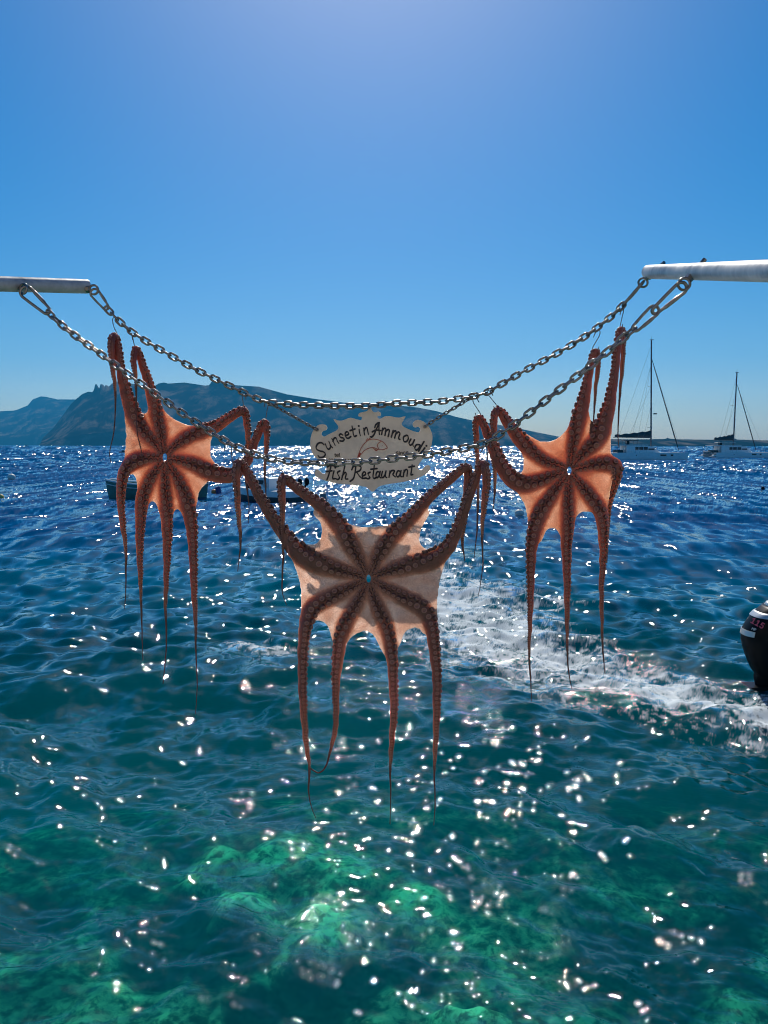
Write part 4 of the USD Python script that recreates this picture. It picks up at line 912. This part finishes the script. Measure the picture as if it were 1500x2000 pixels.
for (x, y) in ((112, 342), (1326, 308)):
    c = at(SX(x), SY1(y), SIGN_Y - 0.002) - so
    m = trimesh.creation.cylinder(radius=0.0034, height=0.005, sections=16); m.apply_transform(trimesh.transformations.rotation_matrix(np.pi / 2, [1, 0, 0])); m.apply_translation(c)
    part(sign, 'bolt', m, steel, smooth=40)
sign_y = lambda u: SIGN_Y - 0.006 + 0 * np.asarray(u, float)
chain('thin chain from the rear chain down to the left scroll of the sign', [(528, 788), (560, 806), (590, 823), (619, 839)], sign_y, 0.0082, 0.0012, 0.0072, 8, name='sign_chain', start_roll=0.7)
chain('thin chain from the rear chain down to the right scroll of the sign', [(921, 776), (892, 794), (862, 812), (831, 832.5)], sign_y, 0.0088, 0.0013, 0.0078, 9, name='sign_chain', start_roll=0.5)
# ---------------------------------------------------------------- boats, buoys and the outboard motor
white = plain('boat_white_look', (0.72, 0.72, 0.70), 0.35, vary=0.06, scale=0.8)
dark_glass = plain('boat_window_look', (0.015, 0.02, 0.025), 0.08)
navy = plain('sail_cover_look', (0.02, 0.035, 0.04), 0.8, vary=0.3, scale=2)
alloy = plain('mast_look', (0.10, 0.11, 0.12), 0.45, metal=0.3)
stay = plain('rigging_look', (0.13, 0.15, 0.17), 0.5)
green = plain('green_hull_look', (0.05, 0.15, 0.12), 0.5, vary=0.25, scale=3)
wood = plain('thwart_wood_look', (0.16, 0.10, 0.055), 0.6, vary=0.3, scale=9)
black = plain('black_plastic_look', (0.004, 0.0045, 0.006), 0.35, vary=0.2, scale=20, spec=0.12)
blue = plain('blue_plastic_look', (0.01, 0.03, 0.16), 0.4)
orange = plain('orange_plastic_look', (0.55, 0.19, 0.05), 0.5, vary=0.2, scale=8)
grey = plain('grey_float_look', (0.16, 0.17, 0.17), 0.6, vary=0.3, scale=8)
pale = plain('pale_float_look', (0.60, 0.58, 0.52), 0.55, vary=0.2, scale=8)
yellow = plain('yellow_float_look', (0.50, 0.38, 0.10), 0.55, vary=0.25, scale=8)
silver = plain('silver_trim_look', (0.55, 0.56, 0.55), 0.3, metal=0.6)
decal_red = plain('decal_red_look', (0.70, 0.10, 0.14), 0.4)
decal_white = plain('decal_white_look', (0.6, 0.6, 0.6), 0.4)

def hull_loft(L, beam, h, draft=0.35, n=22, k=13, sheer=0.15, stern=0.75, rake=0.10, full=2.2):
    """A hull along x from 0 (stern) to L (bow)."""
    secs = []
    for t in np.linspace(0, 1, n):
        w = beam / 2 * (stern + (1 - stern) * min(t / 0.35, 1)) * (1 - max((t - 0.45) / 0.55, 0) ** full)
        w = max(w, 0.012)
        top = h * (1 + sheer * t ** 2)
        a = np.linspace(0, np.pi, k)
        y = w * np.sign(np.cos(a)) * np.abs(np.cos(a)) ** 0.7
        z = top - (top + draft * (1 - 0.6 * t ** 4)) * np.sin(a) ** 0.8
        x = t * L + rake * L * max(t - 0.6, 0) / 0.4 * np.clip(z / top, 0, 1) * 0.5
        secs.append(np.stack([np.broadcast_to(x, y.shape), y, z], 1))
    return loft(secs)
def roundbox(x0, x1, y0, y1, z0, z1, r): return box((x0 + x1) / 2, (y0 + y1) / 2, (z0 + z1) / 2, x1 - x0, y1 - y0, z1 - z0, r)
def wedge(pts, y0, y1):
    """Side profile (x, z) extruded from y0 to y1."""
    m = trimesh.creation.extrude_polygon(sg.Polygon(pts), y1 - y0, engine='earcut')
    v = m.vertices; m = trimesh.Trimesh(np.column_stack([v[:, 0], y0 + v[:, 2], v[:, 1]]), m.faces, process=False)
    if m.volume < 0: m.invert()
    return m

def catamaran(label, px_stern, px_bow, py_water, mast_px, mast_top_py, boom_px, boom_py, stay_foot, stay_head_py, cabin_px, cabin_py, fly_px, fly_py, group, scheme):
    o = water((px_stern + px_bow) / 2, py_water); Y = o[1]; s = Y / FPX
    t = thing('catamaran', label, 'sailing catamaran', (o[0], Y, 0), group=group)
    X = lambda px: (px - (px_stern + px_bow) / 2) * s
    Z = lambda py: (py_water - py) * s
    x0, x1 = X(px_stern), X(px_bow); L = x1 - x0; H = Z(884.5 if scheme == 0 else 884)
    for sy in (-1, 1):
        m = hull_loft(L, 1.75, H, 0.45, sheer=0.04, stern=0.7, rake=0.03, full=2.6); m.apply_translation([x0, sy * 2.9, 0])
        hl = part(t, 'hull', m, white, smooth=35)
        for f0, f1 in ((0.30, 0.36), (0.62, 0.70), (0.76, 0.79)):
            m = roundbox(x0 + L * f0, x0 + L * f1, sy * 2.9 - 0.83 if sy < 0 else sy * 2.9 + 0.80, sy * 2.9 - 0.80 if sy < 0 else sy * 2.9 + 0.83, H * 0.55, H * 0.8, 0.01)
            part(hl, 'port_light', m, dark_glass)
        st = [roundbox(x0 - 0.55 * k, x0 + 0.2, sy * 2.9 - 0.55, sy * 2.9 + 0.55, 0.2 + 0.001 * k, H * (0.85 - 0.28 * k), 0.03) for k in (0, 1, 2)]
        part(t, 'stern_steps', cat(*st[::-1]), white)
    part(t, 'bridge_deck', roundbox(x0 + L * 0.08, x0 + L * 0.72, -2.4, 2.4, H * 0.62, H + 0.04, 0.05), white)
    part(t, 'trampoline', roundbox(x0 + L * 0.73, x0 + L * 0.93, -2.1, 2.1, H * 0.93, H * 0.95, 0.004), stay)
    part(t, 'cross_beam', sweep(np.array([[x0 + L * 0.94, -2.9, H], [x0 + L * 0.94, 2.9, H]]), 0.09, 8), alloy)
    c0, c1, ct = X(cabin_px[0]), X(cabin_px[1]), Z(cabin_py)
    prof = [(c0, H), (c1 + 1.0, H), (c1 + 0.3, H + (ct - H) * 0.55), (c1 - 0.5, ct - 0.12), (c0 + (c1 - c0) * 0.4, ct), (c0, ct)]
    part(t, 'cabin', wedge(prof, -2.0, 2.0), white)
    for a, b in ((0.30, 0.42), (0.44, 0.58), (0.60, 0.74), (0.76, 0.97)):
        zz = (H + (ct - H) * 0.40, H + (ct - H) * (0.82 if b < 0.9 else 0.62))
        part(t, 'cabin_window', roundbox(c0 + (c1 - c0) * a, c0 + (c1 - c0) * b, -2.02, -1.99, zz[0], zz[1], 0.006), dark_glass)
    r0 = roundbox(c0 - 1.9, c0 + (c1 - c0) * 0.75, -2.1, 2.1, ct + 0.05, ct + 0.17, 0.03)
    part(t, 'cockpit_roof', r0, white)
    for sx in (c0 - 1.7, c0 - 0.2):
        for sy in (-1.95, 1.95): part(t, 'roof_post', sweep(np.array([[sx, sy, H], [sx, sy, ct + 0.08]]), 0.035, 6), alloy)
    f0, f1, fz = X(fly_px[0]), X(fly_px[1]), Z(fly_py)
    part(t, 'flybridge_roof', roundbox(f0, f1, -1.3, 1.3, fz - 0.13, fz, 0.03), pale if scheme else navy)
    for sx in (f0 + 0.15, f1 - 0.15):
        for sy in (-1.2, 1.2): part(t, 'roof_post', sweep(np.array([[sx, sy, ct], [sx, sy, fz - 0.05]]), 0.03, 6), alloy)
    part(t, 'helm', roundbox(f0 + 0.5, f0 + 1.0, -0.5, 0.5, ct + 0.17, ct + 0.95, 0.05), black)
    part(t, 'cockpit_seat', roundbox(c0 - 1.6, c0 - 0.5, -1.5, 1.5, H + 0.02, H + 0.55, 0.06), navy)
    mb, mt, mtop = X(mast_px[0]), X(mast_px[1]), Z(mast_top_py)
    part(t, 'mast', sweep(np.linspace([mb, 0, ct * 0.9], [mt, 0, mtop], 8), np.linspace(0.17, 0.13, 8), 10), alloy, smooth=True)
    part(t, 'masthead', cat(sweep(np.array([[mt - 0.35, 0, mtop + 0.02], [mt + 0.45, 0, mtop + 0.05]]), 0.05, 6), sweep(np.array([[mt, 0, mtop], [mt, 0, mtop + 0.7]]), 0.025, 5)), alloy)
    b0, bz = X(boom_px), Z(boom_py)
    n = 14; secs = []
    for k in range(n):
        u = k / (n - 1); xx = b0 + (mb - 0.15 - b0) * u
        hh = 0.22 + 0.42 * u ** 1.3 + (0.05 * math.sin(k * 2.1)); ww = 0.16 + 0.13 * u
        a = np.linspace(0, 2 * np.pi, 12, endpoint=False)
        secs.append(np.stack([np.full(12, xx), ww * np.cos(a), bz + 0.10 * (1 - u) - 0.25 + hh * (1 + np.sin(a))], 1))
    part(t, 'sail_cover', loft(secs), navy, smooth=True)
    part(t, 'boom', sweep(np.array([[b0 - 0.3, 0, bz - 0.22], [mb, 0, bz - 0.30]]), 0.09, 8), alloy, smooth=True)
    part(t, 'furled_jib', sweep(np.linspace([X(stay_foot[0]), 0, Z(stay_foot[1])], [X(mast_px[1]) + 0.2, 0, Z(stay_head_py)], 10), np.r_[0.06, [0.11] * 4, [0.09] * 3, 0.07, 0.04], 8), navy, smooth=True)
    lines = [([x0 + L * 0.30, -3.2, H], 0.80), ([x0 + L * 0.34, 3.2, H], 0.80), ([x0 + L * 0.36, -3.2, H], 0.45), ([x0 + L * 0.26, 3.0, H], 0.62), ([x0 + L * 0.02, -2.8, H], 0.96), ([x1 - 0.1, 0.4, H + 0.6], 0.86)]
    for foot, u in lines:
        part(t, 'stay', sweep(np.array([foot, [mb + (mt - mb) * u, 0, mtop * u]]), 0.016, 4), stay)
    for u in (0.27, 0.62):
        zc = mtop * u; part(t, 'spreader', sweep(np.array([[mb - 0.5, -1.1, zc - 0.1], [mb + (mt - mb) * u, 0, zc], [mb - 0.5, 1.1, zc - 0.1]]), 0.035, 6), alloy)
    if scheme == 0:
        part(t, 'radar', trimesh.creation.cylinder(radius=0.34, height=0.22, sections=16, transform=trimesh.transformations.translation_matrix([mb + 0.55, -0.2, Z(809)])), alloy, smooth=40)
    # rail round the deck
    rail = [sweep(np.array([[x0 + L * 0.15, -3.55, H + 0.62], [x0 + L * 0.95, -3.3, H + 0.66]]), 0.014, 4)]
    for u in np.linspace(0.15, 0.95, 9): rail.append(sweep(np.array([[x0 + L * u, -3.55 + 0.25 * (u - .15) / .8, H], [x0 + L * u, -3.55 + 0.25 * (u - .15) / .8, H + 0.63]]), 0.016, 4))
    part(t, 'guard_rail', cat(*rail), silver)
    d = hull_loft(2.8, 1.4, 0.5, 0.1, sheer=0.1, full=2.0)
    d.apply_transform(trimesh.transformations.rotation_matrix(np.pi / 2, [0, 0, 1])); d.apply_translation([x0 - 0.7, -1.3, H * 0.75])
    part(t, 'dinghy', d, grey, smooth=35)
    return t
catamaran('larger catamaran with the taller mast and dark boom cover, beside the right octopus', 1186, 1331, 897, (1270.6, 1265.4), 668, 1200, 852, (1325, 880), 705, (1217, 1272), 870.5, (1217, 1242), 860, 'moored catamarans', 0)
catamaran('smaller catamaran with the shorter mast, moored at the right edge', 1386, 1494, 893, (1431.2, 1432.8), 730, 1394, 857.5, (1476, 880), 753, (1401, 1452), 871, (1399, 1431), 864, 'moored catamarans', 1)

def rowboat():
    o = water(310, 971); s = o[1] / FPX
    L = 187 * s
    t = thing('rowing_boat', 'green open wooden boat floating behind the left octopus', 'boat', (o[0] - L / 2, o[1], 0))
    n, k = 18, 11; out, inn = [], []
    for u in np.linspace(0, 1, n):
        w = 0.95 * max(1 - (2 * abs(u - 0.45) / 1.12) ** 2.4, 0.03); top = 0.70 + 0.24 * (2 * abs(u - 0.5)) ** 2.2
        a = np.linspace(0, np.pi, k)
        lean = (u - 0.5) * 0.28
        def sec(wf, zf, zb):
            y = wf * w * np.sign(np.cos(a)) * np.abs(np.cos(a)) ** 0.75; z = top - (top - zb) * np.sin(a) ** 0.7
            return np.stack([u * L + lean * np.clip(z, 0, 1), y, z], 1)
        out.append(sec(1.0, 1, -0.3)); inn.append(sec(0.9, 1, 0.12))
    mo, mi = loft(out, caps=True), loft(inn, caps=False)
    S, I = np.array(out), np.array(inn)
    # shell: outside, inside, and the rim between
    def skin(S, flip):
        n, k = S.shape[:2]; idx = np.arange(n * k).reshape(n, k); f = []
        for i in range(n - 1):
            for j in range(k - 1):
                q = [idx[i, j], idx[i, j + 1], idx[i + 1, j + 1], idx[i + 1, j]]
                f += [[q[0], q[1], q[2]], [q[0], q[2], q[3]]]
        f = np.array(f); return trimesh.Trimesh(S.reshape(-1, 3), f[:, ::-1] if flip else f, process=False)
    part(t, 'hull', cat(skin(S, True), skin(I, False)), green, smooth=50)
    for j in (0, -1):
        e = (S[:, j] + I[:, j]) / 2 + [0, 0, 0.015]
        part(t, 'gunwale', sweep(e, 0.055, 8), white, smooth=True)
        part(t, 'rubbing_strake', sweep(S[:, j] * [1, 1.01, 1] - [0, 0, 0.2], 0.03, 6), pale, smooth=True)
    for u in (0.28, 0.5, 0.72):
        w = 0.86 * max(1 - (2 * abs(u - 0.45) / 1.12) ** 2.4, 0.03)
        part(t, 'thwart', box(u * L, 0, 0.55, 0.26, 1.8 * w, 0.045, 0.01), wood)
    part(t, 'engine_box', box(0.40 * L, 0, 0.5, 0.7, 0.6, 0.55, 0.04), black)
rowboat()

def fishing_boat():
    o = water(525, 977); s = o[1] / FPX
    t = thing('fishing_boat', 'small white cabin boat with raised outboards left of the sign', 'fishing boat', (o[0], o[1], 0), rot=(0, 0, 148))
    L = 3.75
    m = hull_loft(L, 1.7, 0.52, 0.25, sheer=0.25, stern=0.85, rake=0.10, full=2.0); m.apply_translation([-L / 2, 0, 0]); part(t, 'hull', m, white, smooth=40)
    m = hull_loft(L * 1.003, 1.72, 0.20, 0.24, sheer=0.2, stern=0.85, rake=0.05, full=2.0); m.apply_translation([-L / 2 - 0.004, 0, 0.02]); part(t, 'waterline_stripe', m, navy, smooth=40)
    cab = wedge([(-0.5, 0.5), (0.75, 0.5), (0.55, 1.12), (-0.35, 1.16), (-0.5, 1.12)], -0.55, 0.55)
    part(t, 'cabin', cab, white)
    for sy in (-1, 1):
        part(t, 'cabin_window', box(0.1, sy * 0.556, 0.93, 0.5, 0.02, 0.22, 0.004), dark_glass)
    th = np.linspace(0, 2 * np.pi, 24, endpoint=False)
    part(t, 'life_ring', sweep(np.stack([-0.28 + 0.13 * np.cos(th), np.full(24, 0.58), 0.80 + 0.13 * np.sin(th)], 1), 0.035, 8, closed=True), pale, smooth=True)
    part(t, 'roof_rail', sweep(np.array([[-0.42, 0.5, 1.12], [-0.42, 0.5, 1.32], [0.45, 0.5, 1.32], [0.5, 0.5, 1.1]]), 0.018, 6), silver)
    part(t, 'roof_rail', sweep(np.array([[-0.42, -0.5, 1.12], [-0.42, -0.5, 1.32], [0.45, -0.5, 1.32], [0.5, -0.5, 1.1]]), 0.018, 6), silver)
    mb = trimesh.creation.icosphere(2, 0.3); mb.apply_scale([1.1, 1, 0.9]); mb.apply_translation([1.05, 0.1, 0.78]); part(t, 'covered_anchor_winch', mb, black, smooth=True)
    for sy in (-0.3, 0.25):
        cowl = trimesh.creation.icosphere(2, 0.15); cowl.apply_scale([0.9, 0.7, 1.35]); cowl.apply_translation([-L / 2 - 0.32, sy, 0.98])
        e = part(t, 'outboard', cat(cowl, sweep(np.array([[-L / 2 - 0.3, sy, 0.9], [-L / 2 - 0.1, sy, 0.55], [-L / 2 - 0.45, sy, 0.30]]), [0.05, 0.06, 0.04], 8)), black, smooth=40)
    part(t, 'mooring_line', sweep(np.array([[L / 2 + 0.1, 0, 0.6], [L / 2 + 1.0, 0.3, 0.15], [L / 2 + 1.8, 0.5, -0.2]]), 0.012, 5), stay)
fishing_boat()

def far_boat(label, px, py, size, mat):
    o = water(px, py); L = size
    t = thing('motor_boat', label, 'motor boat', (o[0] - L / 2, o[1], 0))
    part(t, 'hull', hull_loft(L, L * 0.3, L * 0.10, 0.3, sheer=0.4), mat, smooth=40)
    part(t, 'cabin', wedge([(L * 0.3, L * 0.1), (L * 0.68, L * 0.1), (L * 0.58, L * 0.24), (L * 0.34, L * 0.25)], -L * 0.1, L * 0.1), mat)
    part(t, 'mast', sweep(np.array([[L * 0.42, 0, L * 0.2], [L * 0.42, 0, L * 0.45]]), L * 0.01, 5), stay)
far_boat('tiny dark motor boat far off below the left hill', 52, 871.6, 7.5, navy)
far_boat('tiny white motor boat far off near the left edge', 33, 871.4, 5.0, white)
far_boat('small dark boat half hidden by the left side of the left octopus', 242, 884, 3.4, navy)

def ball_buoy(label, px, py, rpx, mat, squash=0.92):
    o = water(px, py); r = rpx * o[1] / FPX
    t = thing('buoy', label, 'buoy', (o[0], o[1], r * 0.62))
    m = trimesh.creation.icosphere(3, r); m.apply_scale([1, 1, squash]); part(t, 'float', m, mat, smooth=True)
    th = np.linspace(0, 2 * np.pi, 16, endpoint=False)
    part(t, 'lifting_eye', sweep(np.stack([r * 0.16 * np.cos(th), 0 * th, r * (0.98 + 0.16 * np.sin(th))], 1), r * 0.05, 6, closed=True), mat, smooth=True)
ball_buoy('white ball buoy near the left edge of the water', 22.5, 936.5, 7.3, pale)
ball_buoy('yellowish ball buoy cut by the left edge of the photo', 2, 974, 5.6, yellow)
ball_buoy('orange ball buoy beside the blue drum', 418, 964, 5.4, orange)
ball_buoy('pale ball buoy left of the lower arms of the right octopus', 1014.5, 1008, 9.5, pale, 0.8)
ball_buoy('small dark buoy alone near the right edge', 1490, 956, 3.4, black, 1.2)
def drum(label, px, py, wpx, hpx, mat):
    o = water(px, py); s = o[1] / FPX; r = wpx * s / 2; h = hpx * s
    t = thing('barrel_float', label, 'float', (o[0], o[1], -0.12), rot=(6, -9, 0))
    z = np.array([0, 0.03, 0.3, 0.32, 0.35, 0.62, 0.65, 0.68, 0.97, 1.0]) * (h + 0.12); rr = np.array([0.9, 1, 1, 1.04, 1, 1, 1.04, 1, 1, 0.9]) * r
    a = np.linspace(0, 2 * np.pi, 20, endpoint=False)
    part(t, 'barrel', loft([np.stack([q * np.cos(a), q * np.sin(a), np.full(20, zz)], 1) for q, zz in zip(rr, z)]), mat, smooth=40)
    cap = trimesh.creation.cylinder(radius=r * 0.22, height=0.03, sections=12); cap.apply_translation([r * 0.4, 0, h + 0.13]); part(t, 'bung', cap, mat, smooth=40)
drum('blue plastic drum floating beside the orange buoy', 428.5, 964, 11, 14, blue)
drum('grey drum float below the left end of the sign', 634, 979, 12.5, 16, grey)
o = water(438.5, 881)
t = thing('mooring_post', 'thin dark post standing in the water right of the left octopus', 'post', (o[0], o[1], 0))
part(t, 'pile', sweep(np.array([[0, 0, -3.0], [0.05, 0, 2.2]]), [0.26, 0.22], 10), alloy, smooth=40)
part(t, 'cap', sweep(np.array([[0.05, 0, 2.2], [0.05, 0, 2.45]]), [0.26, 0.05], 10), alloy)

def outboard():
    base = water(1487, 1346); Y = base[1]; s = np.linalg.norm(base - EYE) / FPX * 0.97
    t = thing('outboard_motor', 'black outboard motor with a red number at the right edge, churning white water', 'outboard motor', base)
    Xp = lambda px: (px - 1487) * s
    prof = [(1200, 1489, 1540), (1203, 1484, 1546), (1209, 1476, 1550), (1217, 1467.5, 1552), (1228, 1459.5, 1554), (1240, 1452.5, 1554), (1250, 1450.6, 1554), (1260, 1450.8, 1553), (1272, 1453.4, 1551), (1285, 1457.5, 1548), (1300, 1463.8, 1544), (1312, 1470, 1539), (1320, 1477, 1532)]
    Zp = lambda py: (1346 - py) * s * 1.03
    secs = []
    for py, a, b in prof[::-1]:
        th = np.linspace(0, 2 * np.pi, 36, endpoint=False); c, sn = np.cos(th), np.sin(th)
        cx, rx = Xp((a + b) / 2), (b - a) / 2 * s; ry = 0.21 * min(1, 0.55 + 0.45 * (1346 - py) / 90) * (1 if py > 1210 else 0.9)
        secs.append(np.stack([cx + rx * np.sign(c) * np.abs(c) ** 0.75, ry * np.sign(sn) * np.abs(sn) ** 0.75, np.full(36, Zp(py))], 1))
    cw = part(t, 'cowling', loft(secs), black, smooth=40)
    top = [np.stack([Xp(1518) + (q[0] * s) * np.cos(th), 0.17 * q[0] / 30 * np.sin(th), np.full(36, Zp(q[1]))], 1) for q in ((29, 1201), (29.5, 1198), (27, 1194.5), (20, 1192.5), (10, 1191.5))]
    part(t, 'top_cover', loft(top), silver, smooth=40)
    def strip(py0, py1, grow, mat, name, a0=0.62, a1=1.22):
        n = 20; vs = []
        for py in np.linspace(py1, py0, 5):
            a, b = np.interp(py, [p[0] for p in prof], [p[1] for p in prof]), np.interp(py, [p[0] for p in prof], [p[2] for p in prof])
            ry = 0.21 * min(1, 0.55 + 0.45 * (1346 - py) / 90) * (1 if py > 1210 else 0.9)
            th = np.linspace(np.pi * a0, np.pi * a1, n); c, sn = np.cos(th), np.sin(th)
            ring = lambda g: np.stack([Xp((a + b) / 2) + ((b - a) / 2 * s + g) * np.sign(c) * np.abs(c) ** 0.75, (ry + g) * np.sign(sn) * np.abs(sn) ** 0.75, np.full(n, Zp(py))], 1)
            vs.append(np.vstack([ring(grow), ring(-0.004)[::-1]]))
        part(cw, name, loft(vs), mat, smooth=40)
    strip(1210, 1218, 0.010, silver, 'trim', 0.70, 1.30)
    strip(1241, 1250, 0.009, silver, 'trim', 0.80, 1.22)
    # number on the slanted back
    def decal(txt, py, px_h, mat, y_shift, name):
        h = px_h * s
        m = meshkit.text_mesh(txt, h, 0.004, bold=True); v = m.vertices.copy(); w = np.ptp(v[:, 0]); v[:, 0] -= v[:, 0].min() + w / 2
        a = lambda q: np.interp(q, [p[0] for p in prof], [p[1] for p in prof])
        p1 = np.array([Xp(a(py)), 0, Zp(py)]); p0 = np.array([Xp(a(py + 10)), 0, Zp(py + 10)])
        up = (p1 - p0) / np.linalg.norm(p1 - p0)
        out = np.array([-up[2], 0, up[0]]); out /= np.linalg.norm(out)
        turn = math.radians(38)
        rgt = np.array([0.0, -1.0, 0]); d1 = rgt * math.cos(turn) - out * math.sin(turn); nrm = np.cross(d1, up)
        w3 = p1 + np.array([0.046, y_shift, 0]) + d1 * v[:, :1] * 0.95 + up * (v[:, 1:2] - h / 2) + nrm * (v[:, 2:3] + 0.012)
        part(cw, name, trimesh.Trimesh(w3, m.faces, process=False), mat)
    decal('115', 1227, 10, decal_red, -0.12, 'number_decal')
    decal('HP', 1237, 4.5, decal_white, -0.12, 'small_decal')
    mid = [np.stack([Xp(cx) + rx * s * np.cos(th), ry * np.sin(th), np.full(36, Zp(py))], 1) for py, cx, rx, ry in ((1352, 1500, 20, 0.06), (1340, 1500, 24, 0.07), (1325, 1503, 30, 0.11), (1316, 1506, 32, 0.13))]
    part(t, 'midsection', loft(mid), black, smooth=40)
    plate = wedge([(Xp(1457.5), 0.05), (Xp(1472), 0.052), (Xp(1530), 0.06), (Xp(1530), 0.035), (Xp(1484), -0.06), (Xp(1470), 0.02)], -0.11, 0.11)
    part(t, 'anti_splash_plate', plate, black, smooth=30)
    gear = [np.stack([Xp(cx) + rx * s * np.cos(th), ry * np.sin(th), np.full(36, z)], 1) for z, cx, rx, ry in ((-0.55, 1505, 8, 0.01), (-0.40, 1500, 22, 0.055), (-0.30, 1498, 30, 0.07), (-0.15, 1500, 18, 0.045), (0.03, 1500, 20, 0.06))]
    part(t, 'gearcase', loft(gear), black, smooth=40)
    part(t, 'bracket', box(Xp(1552), 0, Zp(1320), 0.18, 0.30, 0.30, 0.02), black)
outboard()
